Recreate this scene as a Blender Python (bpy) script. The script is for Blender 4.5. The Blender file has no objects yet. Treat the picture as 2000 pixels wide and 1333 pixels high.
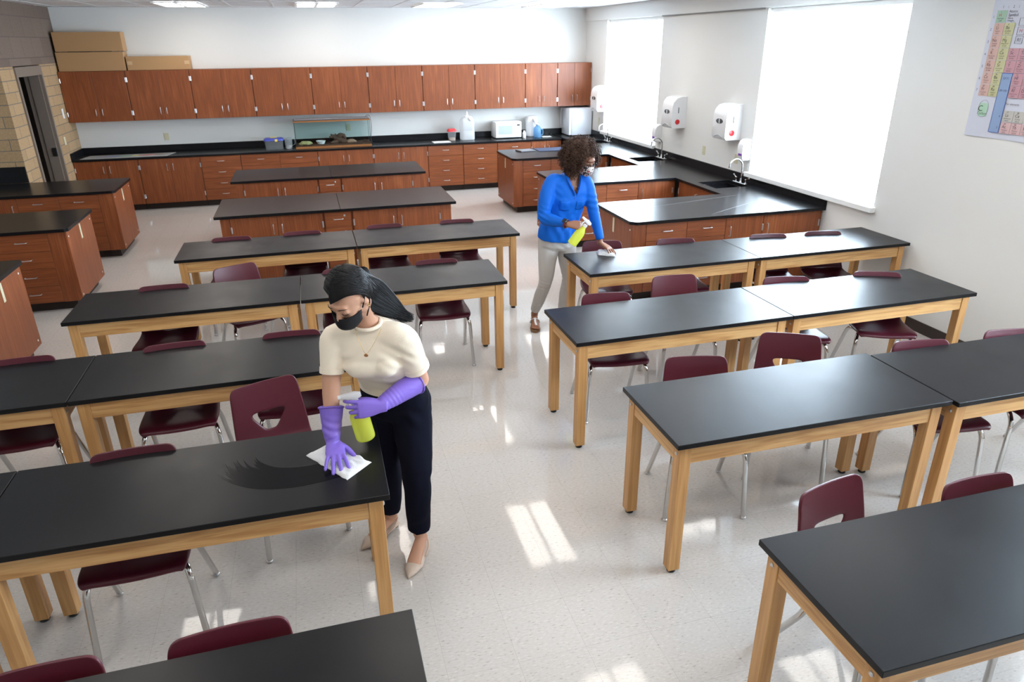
import bpy, bmesh, math, random
from mathutils import Vector, Matrix, Euler, noise
random.seed(7)
R = math.radians
S = bpy.context.scene
C = S.collection
V = Vector

# ------------------------------------------------------------------ camera
YAW, PIT, ROLL, FPX, CH = 0.2711, 0.4026, -0.0100, 1373.9, 2.4343
cd = bpy.data.cameras.new('camera'); cam = bpy.data.objects.new('camera', cd); C.objects.link(cam)
fw = V((math.sin(YAW)*math.cos(PIT), math.cos(YAW)*math.cos(PIT), -math.sin(PIT)))
r0 = V((math.cos(YAW), -math.sin(YAW), 0)); u0 = r0.cross(fw)
rr = math.cos(ROLL)*r0 + math.sin(ROLL)*u0; uu = -math.sin(ROLL)*r0 + math.cos(ROLL)*u0
cam.matrix_world = Matrix((( rr.x, uu.x, -fw.x, 0), (rr.y, uu.y, -fw.y, 0), (rr.z, uu.z, -fw.z, CH), (0, 0, 0, 1)))
cd.sensor_width = 36; cd.lens = FPX/2000*36; cd.clip_end = 60; cd.clip_start = 0.05
cd.dof.use_dof = True; cd.dof.focus_distance = 3.4; cd.dof.aperture_fstop = 6.0
S.camera = cam
# ------------------------------------------------------------------ daylight and exposure
w = bpy.data.worlds.new('daylight'); S.world = w; w.use_nodes = True
wn = w.node_tree; bgn = wn.nodes['Background']
bgn.inputs[0].default_value = (0.70, 0.85, 1.0, 1); bgn.inputs[1].default_value = 21.0
S.view_settings.view_transform = 'Standard'; S.view_settings.look = 'None'
S.view_settings.exposure = 0.62; S.view_settings.gamma = 1.0; S.view_settings.use_curve_mapping = False
WX, WY, CZ = 5.07, 13.0, 2.97          # window wall, back wall, ceiling
YF = -1.6                              # wall behind the camera
WINS = [(5.44, 7.50), (10.02, 12.05), (0.9, 2.96)]  # last opening is unseen, added to bring daylight onto the foreground
WZ0, WZ1 = 0.965, 2.75
for i, (a, b) in enumerate(WINS):      # sampling portals in the window openings (no light of their own)
    ld = bpy.data.lights.new('window_portal', 'AREA'); ld.shape = 'RECTANGLE'; ld.size = b-a; ld.size_y = WZ1-WZ0
    ld.cycles.is_portal = True
    lo = bpy.data.objects.new('window_portal', ld); C.objects.link(lo)
    lo.location = (WX+0.30, (a+b)/2, (WZ0+WZ1)/2); lo.rotation_euler = (R(90), 0, R(90))

# ------------------------------------------------------------------ helpers
def mat(name, col, rough=0.5, metal=0.0, spec=0.5, trans=0.0, emis=None, es=0, coat=0, ior=1.45, bump=None, sss=0, sheen=0, alpha=1):
    m = bpy.data.materials.new(name); m.use_nodes = True
    b = m.node_tree.nodes['Principled BSDF']
    b.inputs['Base Color'].default_value = (*col, 1); b.inputs['Roughness'].default_value = rough
    b.inputs['Metallic'].default_value = metal; b.inputs['Specular IOR Level'].default_value = spec
    b.inputs['Transmission Weight'].default_value = trans; b.inputs['IOR'].default_value = ior
    b.inputs['Coat Weight'].default_value = coat; b.inputs['Alpha'].default_value = alpha
    if sheen: b.inputs['Sheen Weight'].default_value = sheen
    if sss:
        b.inputs['Subsurface Weight'].default_value = sss; b.inputs['Subsurface Radius'].default_value = (1, .35, .2); b.inputs['Subsurface Scale'].default_value = .01
    if emis: b.inputs['Emission Color'].default_value = (*emis, 1); b.inputs['Emission Strength'].default_value = es
    if bump:
        nt = m.node_tree; n = nt.nodes.new('ShaderNodeTexNoise'); n.inputs['Scale'].default_value = bump[0]; n.inputs['Detail'].default_value = 3
        tc = nt.nodes.new('ShaderNodeTexCoord'); nt.links.new(tc.outputs['Object'], n.inputs['Vector'])
        bu = nt.nodes.new('ShaderNodeBump'); bu.inputs['Strength'].default_value = bump[1]; bu.inputs['Distance'].default_value = bump[2]
        nt.links.new(n.outputs['Fac'], bu.inputs['Height']); nt.links.new(bu.outputs['Normal'], b.inputs['Normal'])
    return m
def nd(m, t, **kw):
    n = m.node_tree.nodes.new(t)
    for k, v in kw.items(): setattr(n, k, v)
    return n
def ramp(m, stops):
    n = nd(m, 'ShaderNodeValToRGB'); e = n.color_ramp.elements
    while len(e) < len(stops): e.new(0.5)
    for el, (p, c) in zip(e, stops): el.position = p; el.color = (*c, 1)
    return n
def wood(name, cols, rough, axis, scale=1.0, ring=9.0, spec=.5, coat=0, amp=.19, lines=9.0):
    """grain running along axis, offset per object"""
    m = mat(name, cols[1], rough, spec=spec, coat=coat); nt = m.node_tree; L = nt.links.new; b = nt.nodes['Principled BSDF']
    tc = nd(m, 'ShaderNodeTexCoord'); oi = nd(m, 'ShaderNodeObjectInfo')
    mul = nd(m, 'ShaderNodeMath', operation='MULTIPLY'); mul.inputs[1].default_value = 23.7; L(oi.outputs['Random'], mul.inputs[0])
    add = nd(m, 'ShaderNodeVectorMath', operation='ADD'); L(tc.outputs['Object'], add.inputs[0]); L(mul.outputs[0], add.inputs[1])
    mp = nd(m, 'ShaderNodeMapping'); s = [ring*scale]*3; s['xyz'.index(axis)] = 0.9*scale; mp.inputs['Scale'].default_value = s
    L(add.outputs[0], mp.inputs['Vector'])
    n1 = nd(m, 'ShaderNodeTexNoise'); n1.inputs['Scale'].default_value = 1.0; n1.inputs['Detail'].default_value = 4; n1.inputs['Distortion'].default_value = .6
    L(mp.outputs[0], n1.inputs['Vector'])
    mp2 = nd(m, 'ShaderNodeMapping'); s2 = [90*scale]*3; s2['xyz'.index(axis)] = 3*scale; mp2.inputs['Scale'].default_value = s2
    L(add.outputs[0], mp2.inputs['Vector'])
    n2 = nd(m, 'ShaderNodeTexNoise'); n2.inputs['Scale'].default_value = 1.0; n2.inputs['Detail'].default_value = 3; L(mp2.outputs[0], n2.inputs['Vector'])
    sn = nd(m, 'ShaderNodeMath', operation='MULTIPLY'); sn.inputs[1].default_value = lines; L(n1.outputs['Fac'], sn.inputs[0])
    si = nd(m, 'ShaderNodeMath', operation='SINE'); L(sn.outputs[0], si.inputs[0])
    a1 = nd(m, 'ShaderNodeMath', operation='MULTIPLY_ADD'); a1.inputs[1].default_value = amp; L(si.outputs[0], a1.inputs[0])
    L(n2.outputs['Fac'], a1.inputs[2])
    rp = ramp(m, [(0.2, cols[0]), (0.5, cols[1]), (0.8, cols[2])]); L(a1.outputs[0], rp.inputs['Fac']); L(rp.outputs['Color'], b.inputs['Base Color'])
    return m
CHER = ((.190, .050, .015), (.265, .076, .024), (.34, .110, .038))
M = dict(
 cherry=wood('cherry_laminate', CHER, .42, 'z', 1, 7), cherry_h=wood('cherry_laminate_across', CHER, .42, 'x', 1, 7),
 oak=wood('oak_lengthwise', ((.44, .215, .075), (.585, .325, .125), (.67, .40, .17)), .38, 'x', 1, 13, amp=.17, lines=34),
 oak_v=wood('oak_upright', ((.45, .225, .076), (.55, .29, .105), (.62, .345, .135)), .38, 'z', 1, 11, amp=.15, lines=26),
 oak_y=wood('oak_crosswise', ((.44, .215, .075), (.585, .325, .125), (.67, .40, .17)), .38, 'y', 1, 13, amp=.17, lines=34),
 kick=mat('toe_kick_vinyl', (.022, .015, .012), .45), chrome=mat('chrome', (.58, .57, .56), .10, 1.0),
 steel=mat('brushed_nickel', (.62, .62, .63), .32, 1.0), black=mat('black_plastic', (.012, .012, .012), .4),
 white_p=mat('white_plastic', (.80, .80, .80), .3), paint=mat('off_white_paint', (.74, .73, .70), .75, spec=.3, bump=(180, .25, .002)),
 trimw=mat('white_trim', (.82, .82, .80), .45), base=mat('dark_vinyl_base', (.035, .024, .020), .4),
 maroon=mat('maroon_plastic', (.080, .0085, .018), .36, bump=(400, .12, .001)),
 beige=mat('ivory_plate', (.62, .58, .40), .4), tile=mat('ceiling_tile', (.74, .74, .75), .9, bump=(260, .5, .002)),
 grid=mat('ceiling_grid', (.70, .70, .70), .5), lens=mat('light_lens', (.9, .9, .9), .4, emis=(1.0, .93, .84), es=5.5),
 troff=mat('white_enamel', (.85, .85, .85), .4), frame=mat('taupe_door_frame', (.20, .16, .13), .5),
 board=mat('cardboard', (.42, .245, .115), .85, bump=(60, .1, .002)), tape=mat('packing_tape', (.55, .36, .20), .3),
 paper=mat('white_paper', (.82, .82, .82), .7), red=mat('red_plastic', (.62, .03, .035), .3),
 bluep=mat('blue_lid', (.06, .08, .42), .35), yellowp=mat('yellow_latch', (.75, .6, .12), .35),
)
def glass(name, tint, rough=.03, op=.12):
    m = bpy.data.materials.new(name); m.use_nodes = True; nt = m.node_tree; nt.nodes.remove(nt.nodes['Principled BSDF'])
    t = nd(m, 'ShaderNodeBsdfTransparent'); t.inputs[0].default_value = (*tint, 1)
    g = nd(m, 'ShaderNodeBsdfGlossy'); g.inputs['Roughness'].default_value = rough; g.inputs['Color'].default_value = (1, 1, 1, 1)
    x = nd(m, 'ShaderNodeMixShader'); lw = nd(m, 'ShaderNodeLayerWeight'); lw.inputs['Blend'].default_value = .5; pw = nd(m, 'ShaderNodeMath', operation='POWER'); pw.inputs[1].default_value = 5; nt.links.new(lw.outputs['Facing'], pw.inputs[0]); ma = nd(m, 'ShaderNodeMath', operation='MULTIPLY_ADD'); ma.inputs[1].default_value = .6; ma.inputs[2].default_value = .035; nt.links.new(pw.outputs[0], ma.inputs[0])
    nt.links.new(ma.outputs[0], x.inputs[0]); nt.links.new(t.outputs[0], x.inputs[1]); nt.links.new(g.outputs[0], x.inputs[2])
    nt.links.new(x.outputs[0], nt.nodes['Material Output'].inputs[0]); return m
M['glass'] = glass('window_glass', (.97, .98, .98)); M['tank_glass'] = glass('tank_glass', (.80, .88, .87))
def milky(name, col, mix=.5, rough=.25):
    m = bpy.data.materials.new(name); m.use_nodes = True; nt = m.node_tree; p = nt.nodes['Principled BSDF']
    p.inputs['Base Color'].default_value = (*col, 1); p.inputs['Roughness'].default_value = rough
    t = nd(m, 'ShaderNodeBsdfTransparent'); t.inputs[0].default_value = (*[.5+.5*c for c in col], 1)
    tl = nd(m, 'ShaderNodeBsdfTranslucent'); tl.inputs[0].default_value = (*col, 1)
    x0 = nd(m, 'ShaderNodeMixShader'); x0.inputs[0].default_value = .45; nt.links.new(p.outputs[0], x0.inputs[1]); nt.links.new(tl.outputs[0], x0.inputs[2])
    x = nd(m, 'ShaderNodeMixShader'); x.inputs[0].default_value = mix
    nt.links.new(x0.outputs[0], x.inputs[1]); nt.links.new(t.outputs[0], x.inputs[2]); nt.links.new(x.outputs[0], nt.nodes['Material Output'].inputs[0]); return m
M['milk'] = milky('milky_plastic', (.85, .86, .87), .25); M['clearp'] = milky('clear_plastic', (.75, .78, .80), .75)
M['bluew'] = milky('blue_water_plastic', (.25, .50, .75), .35); M['slat'] = milky('white_blind_slat', (.92, .93, .94), .0, .5)
M['yellow_liq'] = milky('yellow_green_liquid', (.86, .90, .14), .30)
# black lab top: very dark, slightly mottled, semi gloss
def labtop(name, r0, r1, col=(.0070, .0072, .0085)):
    m = mat(name, col, .35, spec=.25); nt = m.node_tree; L = nt.links.new; b = nt.nodes['Principled BSDF']
    tc = nd(m, 'ShaderNodeTexCoord'); n = nd(m, 'ShaderNodeTexNoise'); n.inputs['Scale'].default_value = 3.2; n.inputs['Detail'].default_value = 6
    L(tc.outputs['Object'], n.inputs['Vector']); mr = nd(m, 'ShaderNodeMapRange'); mr.inputs[1].default_value = .35; mr.inputs[2].default_value = .7
    mr.inputs[3].default_value = r0; mr.inputs[4].default_value = r1; L(n.outputs['Fac'], mr.inputs[0]); L(mr.outputs[0], b.inputs['Roughness'])
    n2 = nd(m, 'ShaderNodeTexNoise'); n2.inputs['Scale'].default_value = 700; L(tc.outputs['Object'], n2.inputs['Vector'])
    bu = nd(m, 'ShaderNodeBump'); bu.inputs['Strength'].default_value = .08; bu.inputs['Distance'].default_value = .001
    L(n2.outputs['Fac'], bu.inputs['Height']); L(bu.outputs['Normal'], b.inputs['Normal']); return m
M['top'] = labtop('black_lab_top', .30, .37); M['counter'] = mat('black_epoxy_counter', (.0075, .0075, .009), .26, spec=.25)
# floor: vinyl composition tile
def floor_mat():
    m = mat('vinyl_tile_floor', (.6, .56, .52), .12, spec=.5); nt = m.node_tree; L = nt.links.new; b = nt.nodes['Principled BSDF']
    tc = nd(m, 'ShaderNodeTexCoord')
    br = nd(m, 'ShaderNodeTexBrick'); br.offset = 0; br.inputs['Scale'].default_value = 1; br.inputs['Brick Width'].default_value = .305; br.inputs['Row Height'].default_value = .305
    br.inputs['Mortar Size'].default_value = .0012; br.inputs['Mortar Smooth'].default_value = .2; br.inputs['Bias'].default_value = 0
    br.inputs['Color1'].default_value = (.605, .57, .535, 1); br.inputs['Color2'].default_value = (.59, .553, .52, 1); br.inputs['Mortar'].default_value = (.50, .465, .44, 1)
    L(tc.outputs['Object'], br.inputs['Vector'])
    mp = nd(m, 'ShaderNodeMapping'); mp.inputs['Scale'].default_value = (1, 2.8, 1); mp.inputs['Rotation'].default_value = (0, 0, .35); L(tc.outputs['Object'], mp.inputs['Vector'])
    n1 = nd(m, 'ShaderNodeTexNoise'); n1.inputs['Scale'].default_value = 48; n1.inputs['Detail'].default_value = 4; L(mp.outputs[0], n1.inputs['Vector'])
    rp = ramp(m, [(0.28, (.60, .57, .54)), (.38, (.94, .93, .92)), (.60, (1, 1, 1)), (.70, (1.12, 1.12, 1.12))]); L(n1.outputs['Fac'], rp.inputs['Fac'])
    mx = nd(m, 'ShaderNodeMix', data_type='RGBA', blend_type='MULTIPLY'); mx.inputs[0].default_value = 1
    L(br.outputs['Color'], mx.inputs[6]); L(rp.outputs['Color'], mx.inputs[7]); L(mx.outputs[2], b.inputs['Base Color'])
    n3 = nd(m, 'ShaderNodeTexNoise'); n3.inputs['Scale'].default_value = 1.7; n3.inputs['Detail'].default_value = 3; L(tc.outputs['Object'], n3.inputs['Vector'])
    mr = nd(m, 'ShaderNodeMapRange'); mr.inputs[1].default_value = .3; mr.inputs[2].default_value = .7; mr.inputs[3].default_value = .035; mr.inputs[4].default_value = .08
    L(n3.outputs['Fac'], mr.inputs[0]); L(mr.outputs[0], b.inputs['Roughness'])
    n4 = nd(m, 'ShaderNodeTexNoise'); n4.inputs['Scale'].default_value = 14; L(tc.outputs['Object'], n4.inputs['Vector'])
    bu = nd(m, 'ShaderNodeBump'); bu.inputs['Strength'].default_value = .06; bu.inputs['Distance'].default_value = .004
    L(n4.outputs['Fac'], bu.inputs['Height']); L(bu.outputs['Normal'], b.inputs['Normal']); return m
M['floor'] = floor_mat()
def block_mat(name, bw, bh, c1, c2, mort, wall):
    """wall='x': wall plane is YZ; 'y': plane is XZ"""
    m = mat(name, c1, .9, spec=.2); nt = m.node_tree; L = nt.links.new; b = nt.nodes['Principled BSDF']
    tc = nd(m, 'ShaderNodeTexCoord'); sx = nd(m, 'ShaderNodeSeparateXYZ'); cx = nd(m, 'ShaderNodeCombineXYZ'); L(tc.outputs['Object'], sx.inputs[0])
    L(sx.outputs['Y' if wall == 'x' else 'X'], cx.inputs[0]); L(sx.outputs['Z'], cx.inputs[1])
    br = nd(m, 'ShaderNodeTexBrick'); br.inputs['Scale'].default_value = 1; br.inputs['Brick Width'].default_value = bw; br.inputs['Row Height'].default_value = bh
    br.inputs['Mortar Size'].default_value = .005; br.inputs['Color1'].default_value = (*c1, 1); br.inputs['Color2'].default_value = (*c2, 1); br.inputs['Mortar'].default_value = (*mort, 1)
    L(cx.outputs[0], br.inputs['Vector'])
    n = nd(m, 'ShaderNodeTexNoise'); n.inputs['Scale'].default_value = 60; n.inputs['Detail'].default_value = 5; L(tc.outputs['Object'], n.inputs['Vector'])
    rp = ramp(m, [(.3, (.8, .8, .8)), (.7, (1.1, 1.1, 1.1))]); L(n.outputs['Fac'], rp.inputs['Fac'])
    mx = nd(m, 'ShaderNodeMix', data_type='RGBA', blend_type='MULTIPLY'); mx.inputs[0].default_value = 1
    L(br.outputs['Color'], mx.inputs[6]); L(rp.outputs['Color'], mx.inputs[7]); L(mx.outputs[2], b.inputs['Base Color'])
    bu = nd(m, 'ShaderNodeBump'); bu.inputs['Strength'].default_value = .5; bu.inputs['Distance'].default_value = .004; L(br.outputs['Fac'], bu.inputs['Height']); bu.invert = True
    L(bu.outputs['Normal'], b.inputs['Normal']); return m
TB = ((.44, .295, .165), (.385, .255, .14), (.17, .15, .13)); GB = ((.20, .150, .120), (.17, .125, .10), (.13, .10, .085))
for ax in 'xy':
    M['brick_'+ax] = block_mat('tan_block_'+ax, .40, .136, *TB, ax); M['dark_'+ax] = block_mat('brown_block_'+ax, .41, .255, *GB, ax)

def nb(): return bmesh.new()
def bx(bm, x0, x1, y0, y1, z0, z1, bev=0, seg=1, mx=None):
    vs = bmesh.ops.create_cube(bm, size=1)['verts']
    for v in vs: v.co = V(((x0+x1)/2+v.co.x*(x1-x0), (y0+y1)/2+v.co.y*(y1-y0), (z0+z1)/2+v.co.z*(z1-z0)))
    if bev:
        es = list({e for v in vs for e in v.link_edges})
        r = bmesh.ops.bevel(bm, geom=es, offset=bev, segments=seg, affect='EDGES', profile=.5)
        vs = list({v for f in r['faces'] for v in f.verts} | {v for v in vs if v.is_valid})
    if mx:
        for v in vs: v.co = mx @ v.co
    return vs
def frames(pts):
    n = len(pts); T = []
    for i in range(n):
        t = (pts[min(i+1, n-1)]-pts[max(i-1, 0)]); T.append(t.normalized() if t.length > 1e-9 else V((0, 0, 1)))
    a = T[0].cross(V((0, 0, 1)));
    if a.length < .05: a = T[0].cross(V((0, 1, 0)))
    a.normalize(); out = []
    for t in T:
        a = (a - t*a.dot(t)); a = a.normalized() if a.length > 1e-6 else t.orthogonal().normalized(); out.append((t, a, t.cross(a)))
    return out
def loft(bm, rings, seg=16, cap=True, power=1.0):
    """rings: (center, ax, ay) vectors; superellipse sections"""
    L = []
    for c, ax, ay in rings:
        row = []
        for k in range(seg):
            th = 2*math.pi*k/seg; cc, ss = math.cos(th), math.sin(th)
            if power != 1: cc = math.copysign(abs(cc)**power, cc); ss = math.copysign(abs(ss)**power, ss)
            row.append(bm.verts.new(c+ax*cc+ay*ss))
        L.append(row)
    for a, b in zip(L, L[1:]):
        for k in range(seg): bm.faces.new((a[k], a[(k+1) % seg], b[(k+1) % seg], b[k]))
    if cap: bm.faces.new(L[0][::-1]); bm.faces.new(L[-1])
    return L
def tube(bm, pts, rad, seg=12, flat=1.0, cap=True, flatdir=None):
    pts = [V(p) for p in pts]; n = len(pts)
    if not hasattr(rad, '__len__'): rad = [rad]*n
    fr = frames(pts)
    if flatdir is not None:
        f2 = []
        for t, a, b in fr:
            b = V(flatdir); b = (b-t*b.dot(t)).normalized(); f2.append((t, b.cross(t), b))
        fr = f2
    return loft(bm, [(p, a*r, b*r*flat) for p, r, (t, a, b) in zip(pts, rad, fr)], seg, cap)
def smooth_path(pts, n=6):
    P = [V(p) for p in pts]; out = []
    for i in range(len(P)-1):
        p0 = P[max(i-1, 0)]; p1 = P[i]; p2 = P[i+1]; p3 = P[min(i+2, len(P)-1)]
        for k in range(n):
            t = k/n; out.append(.5*((2*p1)+(p2-p0)*t+(2*p0-5*p1+4*p2-p3)*t*t+(3*p1-p0-3*p2+p3)*t**3))
    out.append(P[-1]); return out
def lathe(bm, prof, seg=24, mx=None, cap=True):
    L = []
    for r, z in prof:
        L.append([bm.verts.new((mx or Matrix()) @ V((r*math.cos(2*math.pi*k/seg), r*math.sin(2*math.pi*k/seg), z))) for k in range(seg)])
    for a, b in zip(L, L[1:]):
        for k in range(seg): bm.faces.new((a[k], a[(k+1) % seg], b[(k+1) % seg], b[k]))
    if cap: bm.faces.new(L[0][::-1]); bm.faces.new(L[-1])
def prism(bm, poly, z0, z1, mx=None):
    a = [bm.verts.new((mx or Matrix()) @ V((x, y, z0))) for x, y in poly]; b = [bm.verts.new((mx or Matrix()) @ V((x, y, z1))) for x, y in poly]
    n = len(poly); fs = [bm.faces.new(a[::-1]), bm.faces.new(b)]
    for i in range(n): fs.append(bm.faces.new((a[i], a[(i+1) % n], b[(i+1) % n], b[i])))
    return fs
def ell(bm, c, r, seg=20, mx=None):
    vs = bmesh.ops.create_uvsphere(bm, u_segments=seg, v_segments=max(8, seg//2), radius=1)['verts']
    for v in vs:
        p = V((v.co.x*r[0], v.co.y*r[1], v.co.z*r[2])); v.co = V(c)+((mx @ p) if mx else p)
    return vs
def obj(name, bm, m, parent=None, smooth=35):
    me = bpy.data.meshes.new(name); bmesh.ops.recalc_face_normals(bm, faces=bm.faces); bm.to_mesh(me); bm.free()
    me.materials.append(M[m] if isinstance(m, str) else m)
    if smooth:
        me.polygons.foreach_set('use_smooth', [True]*len(me.polygons))
        if smooth < 180: me.set_sharp_from_angle(angle=R(smooth))
    o = bpy.data.objects.new(name, me); C.objects.link(o)
    if parent: o.parent = parent
    return o
def thing(name, label, cat, loc=(0, 0, 0), rz=0, group=None):
    o = bpy.data.objects.new(name, None); C.objects.link(o); o.empty_display_size = .1
    o.location = loc; o.rotation_euler = (0, 0, rz); o['label'] = label; o['category'] = cat
    if group: o['group'] = group
    return o
def tag(o, label, cat, group=None):
    o['label'] = label; o['category'] = cat
    if group: o['group'] = group
    return o
def struct(name, bm, m, parent=None, smooth=0):
    o = obj(name, bm, m, parent, smooth)
    if not parent: o['kind'] = 'structure'
    return o
def dup(root, loc, rz, label, group=None):
    r = root.copy(); C.objects.link(r); r.location = loc; r.rotation_euler = (0, 0, rz); r['label'] = label
    if group: r['group'] = group
    def rec(src, dst):
        for ch in src.children:
            c = ch.copy(); C.objects.link(c); c.parent = dst; rec(ch, c)
    rec(root, r); return r
def text(bm, s, size, mx, ext=.0, align='CENTER'):
    cu = bpy.data.curves.new('t', 'FONT'); cu.body = s; cu.size = size; cu.extrude = ext; cu.align_x = align; cu.resolution_u = 3
    o = bpy.data.objects.new('t', cu); C.objects.link(o); bpy.context.view_layer.update()
    me = bpy.data.meshes.new_from_object(o); me.transform(mx); bm.from_mesh(me)
    bpy.data.objects.remove(o); bpy.data.curves.remove(cu); bpy.data.meshes.remove(me)

# ------------------------------------------------------------------ room shell
b = nb(); bx(b, -5.2, WX+.4, YF-.2, WY+.2, -.1, 0); struct('floor', b, 'floor')
b = nb(); bx(b, -5.2, WX+.4, YF-.2, WY+.2, CZ, CZ+.1); struct('ceiling', b, 'tile')
b = nb()
x = -3.33
while x < WX: bx(b, x-.012, x+.012, YF, WY, CZ-.004, CZ); x += .61
y = WY-.59
while y > YF: bx(b, -4.6, WX, y-.012, y+.012, CZ-.0045, CZ); y -= 1.22
struct('trim_1', b, 'grid')
b = nb(); bx(b, -3.9, WX+.3, WY, WY+.2, 0, CZ); struct('wall_back', b, 'paint')
b = nb(); bx(b, -5.2, WX+.3, YF-.2, YF, 0, CZ); struct('wall_front', b, 'paint')
# window wall with openings
b = nb(); T = .26; ys = [YF]
for a, c in sorted(WINS): ys += [a, c]
ys.append(WY)
for i in range(0, len(ys), 2): bx(b, WX, WX+T, ys[i], ys[i+1], 0, CZ)
for a, c in WINS: bx(b, WX, WX+T, a, c, 0, WZ0); bx(b, WX, WX+T, a, c, WZ1, CZ)
struct('wall_right', b, 'paint')
b = nb(); bx(b, WX-.03, WX, YF, WY, WZ1+.008, CZ-.002); struct('trim_2', b, 'paint')   # furred-out band over the windows
b = nb(); bx(b, WX-.034, WX-.0005, 7.56, 10.0, WZ1-.006, WZ1+.0075); struct('trim_shadow', b, mat('grey_shadow_line', (.22, .21, .20), .6))  # grey strip painting in the thin shadow line below the band
for i, (a, c) in enumerate(WINS):
    wf = nb(); e = .05; X0, X1 = WX+.14, WX+.20
    bx(wf, X0, X1, a, a+e, WZ0, WZ1); bx(wf, X0, X1, c-e, c, WZ0, WZ1); bx(wf, X0, X1, a+e, c-e, WZ0, WZ0+e); bx(wf, X0, X1, a+e, c-e, WZ1-e, WZ1)
    mzz = 2.19; bx(wf, X0+.01, X1-.01, a+e, c-e, mzz-.02, mzz+.02); 
    win = struct('window_%d' % (i+1), wf, 'trimw')
    g = nb(); g.faces.new([g.verts.new(p) for p in ((X0+.02, a+e, WZ0+e), (X0+.02, c-e, WZ0+e), (X0+.02, c-e, WZ1-e), (X0+.02, a+e, WZ1-e))]); struct('pane', g, 'glass', win)
    s_ = nb(); bx(s_, WX-.055, WX+.139, a-.03, c+.03, WZ0-.052, WZ0-.001, .004); struct('window_sill', s_, 'trimw', win)
    bl = thing('window_blind', ['white horizontal blind over the tall window nearest the poster', 'white horizontal blind over the far window by the corner fridge', 'white horizontal blind over the unseen added window beside the nearest table'][i], 'blind', (WX+.07, 0, WZ0), 0, 'white window blinds')
    q = nb(); bx(q, -.025, .025, a+.01, c-.01, WZ1-WZ0-.045, WZ1-WZ0-.002, .003); obj('headrail', q, 'trimw', bl)
    q = nb(); bx(q, -.012, .012, a+.015, c-.015, .006, .024, .003); obj('bottom_rail', q, 'trimw', bl)
    q = nb(); z = .05
    while z < WZ1-WZ0-.05:
        vs = [q.verts.new(p) for p in ((-.012, a+.015, z-.0028), (-.012, c-.015, z-.0028), (0, c-.015, z), (0, a+.015, z), (.012, c-.015, z-.001), (.012, a+.015, z-.001))]
        q.faces.new((vs[0], vs[1], vs[2], vs[3])); q.faces.new((vs[3], vs[2], vs[4], vs[5])); z += .036
    sl = obj('slats', q, 'slat', bl, 0)
    q = nb()
    for yy in (a+.25, (a+c)/2, c-.25): tube(q, [(.0, yy, .01), (.0, yy, WZ1-WZ0-.02)], .0012, 5)
    obj('ladder_cord', q, 'trimw', bl)
b = nb(); bx(b, WX-.008, WX-.0005, YF, 6.04, 0, .10); struct('baseboard_right', b, 'base')
# left: niche wall, door wall
LX, NY = -3.5, 10.46
D0, D1, DZ = 10.93, 11.96, 2.07
b = nb(); bx(b, LX-.2, LX, NY, D0, 0, 2.20); bx(b, LX-.2, LX, D1, WY, 0, 2.20); struct('wall_left', b, 'brick_x')
b = nb(); bx(b, -5.0, LX, NY-.012, NY-.0005, 0, 2.20); struct('wall_niche', b, 'brick_y')
b = nb(); bx(b, LX-.2, LX, NY, WY, 2.201, CZ); struct('wall_left_upper', b, 'dark_x')
b = nb(); bx(b, -5.0, LX, NY-.012, NY-.0005, 2.201, CZ); struct('wall_niche_upper', b, 'dark_y')
b = nb(); bx(b, -4.85, -4.65, YF, NY-.013, 0, CZ); struct('wall_far_left', b, 'paint')
b = nb()   # store room behind the open doorway, its darkness put into near-black walls
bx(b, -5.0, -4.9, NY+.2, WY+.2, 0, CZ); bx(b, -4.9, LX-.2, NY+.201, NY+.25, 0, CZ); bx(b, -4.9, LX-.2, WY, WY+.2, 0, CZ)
struct('wall_store_room', b, mat('store_room_dark', (.008, .007, .006), .9))
b = nb()
bx(b, LX-.21, LX+.02, D0, D0+.055, 0, DZ+.12); bx(b, LX-.21, LX+.02, D1-.055, D1, 0, DZ+.12); bx(b, LX-.21, LX+.02, D0+.055, D1-.055, DZ+.0, DZ+.12)
bx(b, LX-.14, LX-.02, D1-.075, D1-.055, 0, DZ)
d1 = struct('door_1', b, 'frame')
mx = Matrix.Translation((LX-.13, D1-.06, 0)) @ Matrix.Rotation(R(126), 4, 'Z')
b = nb(); bx(b, 0, .86, -.022, .022, .01, DZ-.01, mx=mx); 
leaf = struct('door_leaf', b, mat('taupe_door', (.18, .145, .118), .5), d1)
b = nb(); bx(b, -.03, .03, -.012, .012, -.06, .06, .004, mx=Matrix.Translation((LX-.05, D1-.085, 1.02))); struct('strike_plate', b, 'black', d1)
b = nb(); bx(b, LX-.02, LX+.012, D0+.058, D0+.085, DZ-.07, DZ-.045, .003); struct('door_contact', b, 'white_p', d1)

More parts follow.
